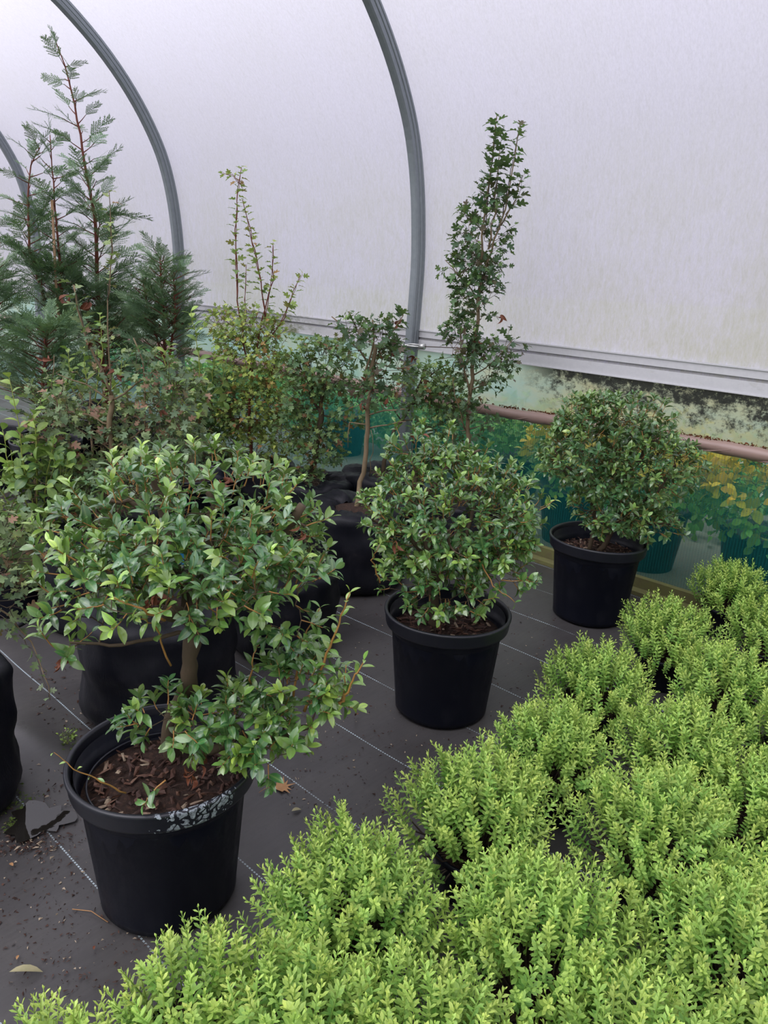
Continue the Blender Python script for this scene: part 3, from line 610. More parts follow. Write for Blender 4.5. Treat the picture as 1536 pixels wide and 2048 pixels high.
def shoot_along(root, tw, leaves, pts, r, leafL, n, age, mode='opp', jit=.3, kindspread=1.0, mi=0, tipgrow=0.4):
    pts = [loc(root, p) for p in pts]; q = []
    for i in range(len(pts) - 1):
        for t in np.arange(0, 1, .2): q.append(pts[i] + (pts[i + 1] - pts[i]) * t + rng.normal(0, .002, 3))
    q.append(pts[-1]); tw.tube(q, list(np.linspace(r, r * .35, len(q))), 6, True, mi)
    seg = np.array(q); m = len(q) - 1
    for j in range(n):
        t = .08 + .92 * (j + 1) / n; x = t * m; i0 = min(int(x), m - 1); p = seg[i0] + (seg[i0 + 1] - seg[i0]) * (x - i0); d = unit(seg[i0 + 1] - seg[i0])
        u = unit(np.cross(d, [.3, .2, 1])); w = np.cross(d, u); a = j * (PI / 2) + rng.normal(0, .3) if mode == 'opp' else j * 2.4 + rng.normal(0, .4)
        for sg in ((1, -1) if mode == 'opp' else (1,)):
            ld = unit((math.cos(a) * u + math.sin(a) * w) * sg * kindspread + d * .5 + rng.normal(0, jit * .4, 3))
            leaves.append((p, frame(ld, unit(d * .8 + np.array([0, 0, .8]) + rng.normal(0, jit, 3))), leafL * (1 - tipgrow * t * t) * rng.uniform(.8, 1.1), np.clip(age * (.3 + .7 * t) + rng.normal(0, .08), 0, 1)))
# dead leaves and red buds helper
def dead_bits(root, places, L, name='dead_leaf', mat='dead_leaf'):
    for p in places:
        for _ in range(3):
            v, f, rib = tpl_leaf(.4, .9, .6); mb = MB(); R_ = frame(unit(rng.normal(0, 1, 3) + [0, 0, -.6]), unit(rng.normal(0, 1, 3))) * L * rng.uniform(.7, 1.1)
            mb.add(v @ R_.T + loc(root, p) + rng.normal(0, .008, 3), f, rib=rib); mb.obj(name, M[mat], root)

YA = 1.70
def extraA(root, tw, leaves, nodes):
    sa = lambda pts, r, n, age, L=.046, **k: shoot_along(root, tw, leaves, pts, r, L, n, age, **k)
    sa([P(612, 1420, 1.62), P(640, 1340, 1.60), P(672, 1260, 1.58), P(700, 1185, 1.57)], .0045, 13, .55, L=.042)
    sa([P(650, 1440, 1.60), P(685, 1400, 1.58), P(712, 1350, 1.57), P(728, 1320, 1.57)], .004, 6, .45, L=.042)
    sa([P(680, 1410, 1.58), P(690, 1370, 1.6), P(692, 1330, 1.6)], .003, 4, .4, L=.035)
    sa([P(585, 1400, 1.66), P(600, 1290, 1.68), P(640, 1215, 1.7)], .0035, 8, .3)
    sa([P(500, 1370, 1.66), P(508, 1310, 1.65), P(520, 1285, 1.65)], .0025, 4, .4)
    sa([P(330, 1240, 1.50), P(290, 1222, 1.44), P(250, 1205, 1.42), P(225, 1195, 1.41)], .0035, 5, .95, L=.042)
    sa([P(340, 1330, 1.55), P(310, 1250, 1.5), P(275, 1235, 1.46)], .0025, 3, .6, L=.05)
    sa([P(250, 1585, 1.42), P(200, 1562, 1.36), P(150, 1540, 1.33), P(108, 1505, 1.31)], .0022, 5, .7, L=.022, mode='alt')
    sa([P(330, 1560, 1.45), P(300, 1595, 1.42), P(285, 1610, 1.41)], .002, 4, .2, L=.04)
    sa([P(470, 930, 1.8), P(478, 900, 1.8)], .002, 3, .3)
limbsA = [([G(335, 1530, .33) + Vector((0, .06, -.03)), P(345, 1440, 1.70), P(380, 1370, 1.70), P(380, 1290, 1.70), P(385, 1240, 1.69)], .024, .020),
          ([P(385, 1240, 1.69), P(355, 1225, 1.58), P(333, 1222, 1.50)], .017, .014),
          ([P(385, 1245, 1.69), P(420, 1130, 1.75), P(415, 1040, 1.78), P(425, 980, 1.8)], .015, .007),
          ([P(420, 1150, 1.75), P(500, 1130, 1.78), P(570, 1070, 1.78), P(605, 1010, 1.76)], .012, .010),
          ([P(385, 1250, 1.69), P(300, 1180, 1.72), P(200, 1140, 1.7), P(140, 1120, 1.68)], .010, .005),
          ([P(385, 1250, 1.69), P(350, 1120, 1.82), P(325, 1030, 1.86), P(310, 950, 1.88)], .012, .008),
          ([P(320, 1050, 1.86), P(270, 1010, 1.86), P(220, 1000, 1.84)], .008, .005),
          ([P(345, 1480, 1.70), P(420, 1500, 1.66), P(480, 1475, 1.64), P(560, 1480, 1.62), P(640, 1440, 1.60)], .015, .007),
          ([P(385, 1260, 1.7), P(250, 1290, 1.62), P(140, 1285, 1.6)], .006, .003)]
blA = [(P(375, 1040, 1.78), (.30, .28, .135), 150), (P(350, 1135, 1.62), (.27, .19, .085), 70), (P(560, 1190, 1.70), (.11, .13, .10), 26), (P(600, 1390, 1.64), (.09, .09, .085), 34),
       (P(470, 1440, 1.62), (.13, .09, .055), 36), (P(330, 1440, 1.56), (.10, .06, .03), 9), (P(170, 1180, 1.62), (.08, .09, .08), 14), (P(130, 1305, 1.60), (.03, .03, .035), 3), (P(545, 1500, 1.56), (.06, .04, .03), 8)]
DENS = 1.45
shA = glossy_shrub('potted_shrub', (-.522, 1.643), 'largest glossy shrub in the foreground, scale-stained rim on its black pot', blA, limbsA, .048, 4, 'gloss_leaf', 0, scaly=True, extra=extraA, seed=1, group=None, young=.62)
dead_bits(shA, [P(318, 1190, 1.50), P(300, 1200, 1.50), P(118, 1335, 1.6), P(400, 1530, 1.55), P(380, 1560, 1.5), P(440, 960, 1.8), P(370, 1545, 1.5), P(600, 1060, 1.7)], .036)
mb = MB(); mb.tube([(.186 * math.cos(a), .186 * math.sin(a), .352) for a in np.linspace(1.7, 4.3, 30)], .003, 6); tag(mb.obj('inner_pot_rim', M['rim'], shA), 'rim of a second pot nested inside')
mb = MB(); mb.add([np.array(P(362, 1118, 1.6)) - np.array(shA.location) + np.array(q) for q in ((-.006, 0, -.014), (.007, 0, -.012), (.006, .002, .012), (-.007, .002, .014), (0, .003, 0))], [(0, 1, 4), (1, 2, 4), (2, 3, 4), (3, 0, 4)])
tag(mb.obj('plant_tag', M['blue_tag'], shA), 'small blue plastic tag')

def extraB(root, tw, leaves, nodes):
    sa = lambda pts, r, n, age, L=.042, **k: shoot_along(root, tw, leaves, pts, r, L, n, age, **k)
    sa([P(760, 1165, 2.4), P(745, 1120, 2.38), P(760, 1090, 2.36)], .003, 4, .6, L=.05)
    sa([P(770, 1040, 2.35), P(752, 1015, 2.34)], .002, 3, .4, L=.05)
    sa([P(960, 1120, 2.45), P(985, 1170, 2.38), P(1030, 1205, 2.36)], .003, 2, .2)
    sa([P(1000, 1160, 2.4), P(1060, 1165, 2.4), P(1075, 1162, 2.4)], .002, 3, .1)
    sa([P(1080, 1020, 2.5), P(1110, 1000, 2.5)], .002, 3, .7)
limbsB = [([Vector((.215, 2.60, .32)), P(868, 1200, 2.6), P(860, 1120, 2.6), P(845, 1040, 2.62), P(830, 940, 2.64)], .022, .010),
          ([P(862, 1150, 2.6), P(930, 1090, 2.6), P(1000, 1060, 2.58), P(1060, 1010, 2.58)], .013, .006),
          ([P(860, 1120, 2.6), P(800, 1060, 2.58), P(745, 1040, 2.56)], .010, .005),
          ([P(845, 1000, 2.62), P(900, 930, 2.66), P(960, 900, 2.66)], .010, .005),
          ([P(925, 1090, 2.6), P(950, 1010, 2.72), P(960, 960, 2.75)], .008, .005),
          ([P(868, 1190, 2.6), P(890, 1120, 2.45), P(900, 1060, 2.40)], .009, .005)]
blB = [(P(905, 1030, 2.62), (.30, .28, .215), 250), (P(880, 1160, 2.55), (.21, .2, .09), 60), (P(1010, 1110, 2.56), (.11, .16, .10), 30), (P(860, 900, 2.66), (.14, .12, .06), 22)]
DENS = 1.75
shB = glossy_shrub('potted_shrub', (.2534, 2.5994), 'rounded glossy shrub in a black pot, middle one of the three in black pots', blB, limbsB, .043, 4, 'gloss_leaf', 0, extra=extraB, seed=2, young=.50)
dead_bits(shB, [P(830, 875, 2.6), P(790, 1085, 2.35), P(880, 1240, 2.5)], .034)
limbsC = [([Vector((1.0, 3.52, .32)), P(1195, 1040, 3.5), P(1175, 970, 3.5), P(1165, 900, 3.5)], .012, .007),
          ([Vector((1.05, 3.52, .32)), P(1245, 1030, 3.5), P(1252, 960, 3.5), P(1290, 900, 3.5), P(1300, 860, 3.5)], .014, .007),
          ([P(1245, 1020, 3.5), P(1310, 990, 3.48), P(1350, 930, 3.48)], .008, .005),
          ([P(1175, 970, 3.5), P(1130, 930, 3.46), P(1110, 900, 3.44)], .007, .004),
          ([P(1245, 1040, 3.5), P(1320, 1050, 3.42), P(1360, 1040, 3.4)], .007, .004)]
blC = [(P(1175, 905, 3.48), (.19, .23, .19), 95), (P(1290, 930, 3.46), (.22, .24, .165), 105), (P(1260, 830, 3.5), (.20, .17, .06), 45), (P(1225, 1010, 3.46), (.19, .20, .10), 62), (P(1300, 1045, 3.42), (.12, .14, .06), 25), (P(1160, 840, 3.5), (.09, .12, .07), 22)]
DENS = 2.1
shC = glossy_shrub('potted_shrub', (1.042, 3.513), 'bushy dark shrub in a black pot beside the green net wall', blC, limbsC, .044, 4, 'gloss_leaf_dark', 0, seed=3, young=.42)

DENS = 2.0
# ------------------------------------------------------------------ hebe plants: shoots are parts
def hebe_shoot(n, L, lw=.024, seed=0, leggy=0):
    r = np.random.default_rng(seed); mb = MB(); pts = []; b = r.normal(0, .1, 2)
    for i in range(5): t = i / 4; pts.append((b[0] * t * t * L, b[1] * t * t * L, L * t))
    mb.tube(pts, [.0016, .0015, .0013, .0011, .0008], 4, False, 0, age=.45)
    tv = [(0, 0, 0), (-.13, .3, .03), (.13, .3, .03), (0, .3, -.03), (-.19, .68, .04), (.19, .68, .04), (0, .68, -.01), (0, 1, .0)]
    tf = [(0, 3, 1), (0, 2, 3), (1, 3, 6, 4), (3, 2, 5, 6), (4, 6, 7), (6, 5, 7)]
    tv = np.array(tv); start = .1 + .45 * leggy
    for j in range(n):
        t = start + (1 - start) * (j + .5) / n; p = np.array([b[0] * t * t * L, b[1] * t * t * L, L * t]); a = (j % 2) * PI / 2 + r.normal(0, .18)
        el = .22 + .75 * t ** 2.5 + r.normal(0, .12); sc = lw * (1.0 - .45 * max(0, (t - .7) / .3) ** 1.5) * r.uniform(.85, 1.1) * (.8 if t < .3 else 1)
        if j == n - 1: el = 1.15; sc *= .8
        for s_ in (0, PI):
            d = np.array([math.cos(a + s_) * math.cos(el), math.sin(a + s_) * math.cos(el), math.sin(el)])
            R_ = frame(d, np.array([0, 0, 1.0])) * sc
            q = tv @ R_.T; q[:, 2] += 0
            ag = np.clip(.0 + .95 * t ** 3 + r.normal(0, .07), 0, 1)
            edge = np.array([0, .10, .10, 0, .16, .16, 0, .12])
            mb.add(q + p, tf, age=np.clip(ag + edge, 0, 1), tint=0)
    return mb.mesh('shoot', M['hebe'])
HS_MESH = [hebe_shoot(14, .14, .021, seed=i) for i in range(5)]; HS_LEG = [hebe_shoot(10, .20, .023, seed=20 + i, leggy=.9) for i in range(3)]
HEBE_N = 0
def hebe(px, py, R=.24, h=.40, n=165, label='', leggy=False, rzs=1.0, base=None, ctrz=.30, ry=1.0):
    g = G(px, py, ctrz); root = empty('hebe_plant', (g.x, g.y, 0), label, 'hebe', 'hebe plants in small black pots')
    # small pot
    pr = .115; ph = .15; mb = MB()
    mb.lathe([(0, .004), (pr * .78, .004), (pr * .8, .012), (pr * .95, ph - .02), (pr * 1.02, ph - .018), (pr * 1.03, ph), (pr * .97, ph), (pr * .92, ph - .03), (pr * .75, .03), (0, .03)], 28); mb.obj('pot', M['pot'], root)
    mb = MB(); mb.lathe([(pr * .93, ph - .022), (pr * .5, ph - .012), (0, ph - .01)], 20); mb.obj('soil', M['soil'], root)
    st = MB(); k = 0
    n = int(n * 1.3)
    for i in range(n):
        # tips spread evenly over a dome
        u = (i + .5) / n; rad = math.sqrt(u); a = i * 2.39996 + rng.normal(0, .2)
        lumps = 1 + .10 * math.sin(3 * a + px) + .07 * math.sin(5 * a + py)
        rr = R * .96 * rad * lumps; zt = .145 + (h - .145) * math.sqrt(max(0, 1 - (rad * .96) ** 2.1)) + rng.normal(0, .014)
        x, y = rr * math.cos(a) + rng.normal(0, .008), ry * rr * math.sin(a) + rng.normal(0, .008)
        sp = rad ** 1.5 * .7; d = unit([math.cos(a) * sp + rng.normal(0, .14), math.sin(a) * sp + rng.normal(0, .14), 1.0])
        tip = np.array([x, y, zt]); lg = leggy and rng.random() < .7
        me = (HS_LEG if lg else HS_MESH)[int(rng.integers(3 if lg else 5))]; L = .20 if lg else .13; sc = rng.uniform(.85, 1.15)
        p0 = tip - d * L * sc; p0[2] = max(p0[2], .05)
        o = bpy.data.objects.new('shoot', me); COL.objects.link(o); o.parent = root
        z = d; xx = unit(np.cross([math.cos(i), math.sin(i), .2], z)); yy = np.cross(z, xx); Mx = np.eye(4); Mx[:3, :3] = np.stack([xx, yy, z], 1) * sc; Mx[:3, 3] = p0; o.matrix_basis = Matrix(Mx.tolist())
        b0 = np.array([x * .25, y * .25, ph - .02]); mid = b0 + (p0 - b0) * .5 + np.array([x * .12, y * .12, .0])
        st.tube([b0, mid, p0], [.003, .0024, .0018], 4, False)
    tag(st.obj('stems', M['twig_dark'], root), kind='stuff')
HB = [  # px, py of the mound's middle (at z .3), radius, height, shoots, label
 (960, 1590, .235, .40, 170, 'light green hebe directly below the middle black pot', {}),
 (700, 1770, .235, .40, 170, 'light green hebe just right of the scale-stained foreground pot', {}),
 (385, 1960, .19, .38, 70, 'leggy open hebe with upright yellow-green stems before the foreground pot', dict(leggy=True)),
 (120, 2075, .15, .33, 60, 'hebe tips at the bottom left corner of the view', dict(leggy=True)),
 (1095, 1860, .25, .42, 180, 'full round hebe with dark gaps above and below it, low centre', {}),
 (1325, 1635, .235, .40, 170, 'round hebe with a bare dark underside, right of the deep gap', {}),
 (1490, 1900, .24, .42, 165, 'hebe at the lower right edge', {}),
 (1110, 1455, .21, .36, 140, 'hebe just right of the foot of the middle black pot', {}),
 (1370, 1460, .22, .37, 140, 'hebe behind the round one with the bare underside', {}),
 (1200, 1330, .22, .36, 140, 'hebe at the left edge of the bed, below the pot by the net', {}),
 (1340, 1235, .22, .36, 135, 'hebe beside the pot that stands by the net', {}),
 (1460, 1330, .22, .36, 135, 'loose yellowish hebe with thin bare stems, right side of the bed', {}),
 (1545, 1560, .20, .36, 120, 'hebe cut by the right edge, halfway up the bed', {}),
 (1465, 1150, .20, .36, 120, 'darker hebe furthest back, in front of the green net', {}),
 (1560, 1230, .22, .36, 120, 'hebe cut by the right edge near the net', {}),
 (600, 2040, .21, .40, 120, 'hebe at the bottom edge, right of the leggy one', {}),
 (850, 2080, .22, .40, 130, 'hebe at the bottom edge, second from the leggy one', {}),
 (1290, 2130, .22, .42, 120, 'hebe at the bottom edge under the full round one', {}),
 (1530, 1745, .16, .33, 70, 'dark low hebe behind the right edge mound', {}),
 (1590, 1430, .18, .36, 80, 'hebe cut by the right edge behind the bare stems', {}),
 (1560, 2180, .2, .42, 80, 'hebe in the bottom right corner', {}),
]
for px, py, R_, h_, n_, lb, kw in HB: hebe(px, py, R_, h_, n_, lb, **kw)

# ------------------------------------------------------------------ lobed-leaf hawthorns and broad-leaved shrubs in bags
def stemmed(name, base, label, cat, group, stems, blobs, kind, mat, bark, leafL, twigmat='twig_dark', nobj=140, cont=('bag', .22, .38), young=.35, npair=3, mode='alt', shoots=(), trunk_name='trunk', extra=None, base_z=None):
    root = empty(name, (base.x, base.y, 0), label, cat, group)
    if cont[0] == 'bag': add_bag(root, cont[1], cont[2], seed=int(base.x * 10) % 7); z0 = cont[2] - .02
    elif cont[0] == 'pot': z0 = add_pot(root, s=cont[1] / (POT_D / 2), chips=60, seg=48)
    nodes = [(np.array([0, 0, z0]), .015)]; tb = MB(); br = MB(); tw = MB(); leaves = []
    for k, (pts, r0, r1) in enumerate(stems):
        pts = ([np.array([0, 0, z0 - .02])] if k == 0 else []) + [loc(root, p) for p in pts]; q = []
        for i in range(len(pts) - 1):
            m = max(2, int(np.linalg.norm(pts[i + 1] - pts[i]) / .05))
            for t in np.arange(m) / m: q.append(pts[i] + (pts[i + 1] - pts[i]) * t + rng.normal(0, .004, 3))
        q.append(pts[-1]); rr = list(np.linspace(r0, r1, len(q))); one = MB(); one.tube(q, rr, 8); one.obj(trunk_name if k == 0 else 'branch', M[bark], root); nodes += list(zip(q, rr))
    for p, nrm, rad in blobpts(blobs, root.location):
        if p[2] < z0 + .02: p[2] = z0 + .02
        d = grow(root, br, nodes, p, .005, 4); sprig(tw, leaves, p, unit(d * .6 + nrm), leafL * 1.6, npair + 1, leafL * 1.18, young * rng.random() * 1.6, mode=mode, twr=.0015, jit=.6, up=.2)
    for pts, r, n, age, L in shoots:
        k_ = 1.45 if kind == 'haw' else 1.3
        shoot_along(root, tw, leaves, pts, r, L * k_, int(n * (1.5 if kind == 'haw' else 1.25)), age, mode=mode, jit=.5, tipgrow=.35)
    if extra: extra(root, tw, leaves)
    if br.n: tag(br.obj('thin_branches', M[bark], root), kind='stuff')
    if tw.n: tag(tw.obj('twigs', M[twigmat], root), kind='stuff')
    place_leaves(root, leaves, kind, mat, nobj); return root
def XY(v): return Vector((v.x, v.y, 0))
GH = 'hawthorns in black bags'
# tall dark hawthorn against the film
y1 = 4.2
h1 = stemmed('hawthorn', XY(P(935, 900, y1)), 'tall narrow dark hawthorn reaching up against the white film', 'hawthorn', GH,
    [([P(940, 800, y1), P(945, 740, y1), P(955, 640, y1), P(962, 560, y1)], .014, .008), ([P(962, 560, y1), P(965, 470, y1), P(975, 370, y1), P(988, 290, y1), P(994, 228, y1)], .007, .002),
     ([P(962, 570, y1), P(990, 480, y1), P(1010, 420, y1), P(1025, 340, y1), P(1040, 250, y1)], .006, .002), ([P(975, 500, y1), P(990, 400, y1), P(1000, 300, y1)], .005, .002),
     ([P(940, 790, y1), P(925, 720, y1), P(920, 660, y1)], .006, .003), ([P(955, 600, y1), P(920, 550, y1), P(890, 520, y1)], .004, .002), ([P(945, 750, y1), P(990, 720, y1), P(1025, 680, y1)], .004, .002), ([P(1000, 450, y1), P(1030, 400, y1), P(1045, 350, y1)], .004, .002),
     ([P(930, 860, y1), P(910, 790, y1 - .05), P(905, 760, y1 - .05)], .004, .002)],
    [(P(968, 480, y1), (.10, .08, .22), 36), (P(955, 560, y1), (.09, .07, .13), 22), (P(950, 610, y1), (.08, .07, .1), 14), (P(920, 690, y1), (.06, .06, .1), 16), (P(965, 740, y1), (.12, .08, .08), 26), (P(1010, 700, y1), (.05, .05, .05), 6), (P(945, 850, y1), (.09, .08, .08), 14)],
    'haw', 'haw_leaf_dark', 'bark_pale', .050, nobj=230, young=.3,
    shoots=[([P(970, 470, y1), P(978, 370, y1), P(988, 290, y1), P(994, 235, y1)], .003, 24, .35, .062), ([P(1005, 430, y1), P(1022, 340, y1), P(1040, 250, y1)], .003, 22, .5, .058),
            ([P(1010, 430, y1), P(1035, 400, y1), P(1047, 350, y1)], .002, 10, .35, .055), ([P(985, 420, y1), P(995, 340, y1), P(1002, 265, y1)], .002, 14, .3, .055), ([P(925, 560, y1), P(900, 535, y1), P(878, 545, y1)], .002, 6, .6, .05), ([P(915, 550, y1), P(905, 520, y1), P(900, 505, y1)], .002, 5, .4, .05)])
dead_bits(h1, [P(990, 560, y1 - .05), P(1000, 630, y1 - .05), P(955, 680, y1 - .05), P(968, 720, y1 - .05)], .045)
# bare-trunked hawthorn with curled dark leaves
y2 = 3.9
b2 = XY(G(712, 1015, .40))
h2 = stemmed('hawthorn', b2, 'sparse hawthorn with a bare pale trunk and curled purple leaves, in a wrinkled bag', 'hawthorn', GH,
    [([P(722, 965, y2), P(735, 900, y2), P(735, 820, y2), P(745, 760, y2), P(752, 690, y2)], .014, .011), ([P(742, 780, y2), P(733, 740, y2), P(748, 680, y2), P(745, 640, y2)], .006, .004), ([P(735, 720, y2), P(700, 680, y2), P(680, 650, y2), P(663, 633, y2)], .005, .003),
     ([P(750, 700, y2), P(775, 680, y2), P(795, 645, y2), P(806, 620, y2)], .005, .002), ([P(738, 830, y2), P(790, 820, y2 - .1), P(810, 818, y2 - .1)], .005, .003), ([P(737, 850, y2), P(700, 845, y2), P(696, 895, y2)], .004, .002),
     ([P(738, 855, y2), P(780, 850, y2 - .1), P(812, 843, y2 - .15)], .005, .002), ([P(752, 730, y2), P(800, 735, y2 - .05), P(830, 728, y2 - .1)], .004, .002), ([P(725, 680, y2), P(705, 640, y2), P(698, 622, y2)], .003, .002), ([P(740, 950, y2), P(745, 890, y2 - .1), P(742, 860, y2 - .1)], .002, .0015)],
    [(P(745, 690, y2), (.11, .09, .06), 12), (P(775, 735, y2), (.10, .08, .06), 12), (P(715, 665, y2), (.05, .05, .05), 5), (P(720, 800, y2), (.05, .05, .06), 5), (P(780, 790, y2), (.08, .06, .04), 7)],
    'haw', 'haw_leaf_dark', 'bark_pale', .055, nobj=90, young=.3, cont=('bag', .27, .42),
    shoots=[([P(775, 680, y2), P(795, 645, y2), P(806, 625, y2)], .002, 9, .3, .055), ([P(712, 660, y2), P(705, 640, y2), P(698, 625, y2)], .002, 4, .4, .05)])
dead_bits(h2, [P(740, 760, y2 - .03), P(745, 775, y2 - .03), P(728, 810, y2 - .03), P(785, 705, y2 - .03), P(830, 715, y2 - .1), P(775, 790, y2 - .05), P(790, 650, y2), P(760, 700, y2)], .045)
# leaning hawthorn right behind it
y3 = 4.62
h3 = stemmed('hawthorn', XY(P(765, 925, 4.62)), 'leaning hawthorn with a silvery tangled top before the hoop, in the rear bag', 'hawthorn', GH,
    [([P(778, 890, y3), P(790, 860, y3), P(815, 820, y3), P(840, 770, y3), P(850, 740, y3)], .014, .008), ([P(820, 810, y3), P(870, 790, y3), P(910, 810, y3)], .006, .003), ([P(845, 760, y3), P(880, 735, y3), P(900, 725, y3)], .005, .003), ([P(800, 840, y3), P(780, 800, y3), P(770, 780, y3)], .004, .002)],
    [(P(850, 770, y3), (.16, .09, .09), 42), (P(900, 800, y3 - .1), (.14, .08, .08), 26), (P(870, 850, y3 - .1), (.10, .08, .06), 14)],
    'haw', 'haw_leaf', 'bark', .045, nobj=120, young=.25, cont=('bag', .25, .40))
# small round hawthorn
y4 = 4.45
h4 = stemmed('hawthorn', XY(P(622, 965, y4)), 'compact hawthorn with a forked brown trunk, between the yellowing and the sparse one', 'hawthorn', GH,
    [([P(626, 940, y4), P(635, 890, y4), P(642, 840, y4), P(640, 815, y4)], .02, .016), ([P(640, 815, y4), P(650, 770, y4), P(655, 740, y4)], .012, .007), ([P(640, 820, y4), P(620, 790, y4), P(615, 760, y4)], .009, .005), ([P(642, 830, y4), P(680, 835, y4), P(700, 850, y4)], .005, .002), ([P(636, 860, y4), P(600, 860, y4), P(585, 865, y4)], .005, .002)],
    [(P(640, 735, y4), (.20, .15, .115), 72), (P(610, 790, y4), (.10, .12, .09), 30), (P(640, 890, y4), (.14, .11, .09), 40), (P(695, 830, y4), (.08, .08, .04), 12), (P(612, 1000, y4 - .1), (.12, .08, .03), 12), (P(585, 850, y4), (.08, .08, .1), 20)],
    'haw', 'haw_leaf', 'bark', .045, nobj=160, young=.25, cont=('bag', .25, .38),
    shoots=[([P(625, 740, y4), P(615, 700, y4), P(603, 680, y4)], .002, 7, .8, .05)])
# multi-stemmed yellowing hawthorn
y5 = 4.75
h5 = stemmed('hawthorn', XY(P(512, 950, y5)), 'yellowing hawthorn sending up four thin reddish shoots', 'hawthorn', GH,
    [([P(505, 925, y5), P(498, 870, y5), P(500, 790, y5), P(505, 730, y5)], .013, .008), ([P(505, 740, y5), P(515, 690, y5), P(530, 620, y5), P(545, 560, y5), P(546, 490, y5)], .006, .002), ([P(505, 760, y5), P(490, 700, y5), P(475, 600, y5), P(471, 500, y5), P(474, 400, y5), P(483, 335, y5)], .006, .002),
     ([P(530, 640, y5), P(520, 540, y5), P(500, 460, y5), P(485, 400, y5)], .004, .002), ([P(515, 700, y5), P(560, 650, y5), P(580, 600, y5), P(600, 552, y5)], .004, .002), ([P(490, 680, y5), P(490, 580, y5), P(492, 530, y5)], .003, .0015), ([P(485, 370, y5), P(465, 352, y5), P(445, 345, y5)], .002, .001), ([P(500, 800, y5), P(540, 760, y5), P(560, 700, y5)], .004, .002)],
    [(P(505, 700, y5), (.20, .13, .22), 100), (P(500, 820, y5), (.18, .14, .13), 80), (P(455, 650, y5), (.10, .08, .08), 14), (P(500, 900, y5), (.20, .15, .08), 40), (P(550, 760, y5), (.12, .1, .12), 24), (P(575, 860, y5), (.12, .12, .1), 26)],
    'haw', 'haw_leaf_light', 'bark_red', .042, nobj=200, young=.75, cont=('bag', .25, .38), twigmat='bark_red',
    shoots=[([P(475, 600, y5), P(471, 500, y5), P(474, 400, y5), P(483, 335, y5)], .003, 26, .5, .048), ([P(530, 620, y5), P(515, 530, y5), P(498, 460, y5), P(485, 400, y5)], .003, 24, .75, .046), ([P(530, 640, y5), P(543, 560, y5), P(546, 485, y5)], .003, 16, .7, .042),
            ([P(560, 650, y5), P(580, 600, y5), P(605, 548, y5)], .003, 16, .8, .045), ([P(490, 640, y5), P(490, 580, y5), P(493, 528, y5)], .002, 9, .6, .042), ([P(485, 375, y5), P(465, 352, y5), P(440, 345, y5)], .002, 6, .9, .035)])
# reddened hawthorn behind the foreground shrub
y6 = 3.45
b6 = XY(G(222, 1010, .40))
h6 = stemmed('hawthorn', b6, 'hawthorn with reddish curling leaves and a stout grey trunk behind the foreground shrub', 'hawthorn', GH,
    [([P(222, 920, y6), P(220, 860, y6), P(222, 790, y6)], .016, .012), ([P(222, 790, y6), P(205, 740, y6), P(175, 680, y6), P(160, 620, y6), P(148, 570, y6)], .007, .003), ([P(222, 850, y6), P(190, 835, y6), P(165, 828, y6)], .005, .002), ([P(220, 800, y6), P(170, 770, y6), P(115, 748, y6)], .005, .002),
     ([P(225, 800, y6), P(270, 770, y6), P(310, 740, y6)], .005, .002), ([P(222, 880, y6), P(190, 865, y6), P(180, 860, y6)], .004, .002), ([P(290, 830, y6), P(288, 760, y6), P(285, 720, y6), P(267, 676, y6)], .005, .003), ([P(222, 900, y6), P(290, 860, y6), P(290, 830, y6)], .005, .004),
     ([P(120, 830, y6), P(103, 770, y6), P(108, 710, y6)], .003, .0015), ([P(222, 900, y6), P(160, 860, y6), P(120, 830, y6)], .004, .003), ([P(222, 790, y6), P(215, 650, y6), P(222, 500, y6), P(218, 380, y6)], .004, .0015)],
    [(P(190, 725, y6), (.12, .10, .08), 6), (P(290, 745, y6), (.08, .08, .05), 6), (P(140, 870, y6 + .08), (.20, .14, .10), 55), (P(285, 850, y6 + .12), (.15, .12, .10), 40), (P(190, 970, y6), (.22, .16, .07), 70), (P(340, 900, y6), (.13, .12, .12), 40), (P(345, 800, y6), (.12, .1, .10), 26), (P(110, 800, y6), (.1, .1, .06), 8)],
    'haw', 'haw_leaf_red', 'bark_pale', .050, nobj=260, young=.35, cont=('bag', .27, .40),
    shoots=[([P(200, 730, y6), P(175, 680, y6), P(160, 620, y6), P(146, 568, y6)], .003, 10, .2, .062), ([P(215, 600, y6), P(222, 500, y6), P(218, 385, y6)], .0022, 12, .9, .045), ([P(290, 760, y6), P(285, 720, y6), P(270, 700, y6)], .002, 5, .2, .06)])
dead_bits(h6, [P(125, 605, y6), P(175, 605, y6), P(185, 690, y6), P(150, 910, y6), P(210, 965, y6), P(215, 735, y6), P(235, 745, y6), P(310, 750, y6), P(320, 820, y6), P(90, 720, y6 + .5)], .05)
# dense dark hawthorn at the back
y7 = 4.9
h7 = stemmed('hawthorn', XY(P(425, 900, y7)), 'dense grey-green hawthorn mound between the yellowing one and the dark conifer', 'hawthorn', GH,
    [([P(425, 860, y7), P(420, 800, y7)], .014, .01), ([P(420, 820, y7), P(380, 760, y7), P(350, 730, y7)], .005, .002), ([P(420, 800, y7), P(450, 760, y7)], .005, .003)],
    [(P(420, 800, y7), (.24, .18, .17), 130), (P(400, 880, y7), (.26, .18, .1), 60), (P(355, 750, y7), (.1, .08, .05), 12)], 'haw', 'haw_leaf', 'bark', .045, nobj=160, young=.15, cont=('bag', .26, .36))
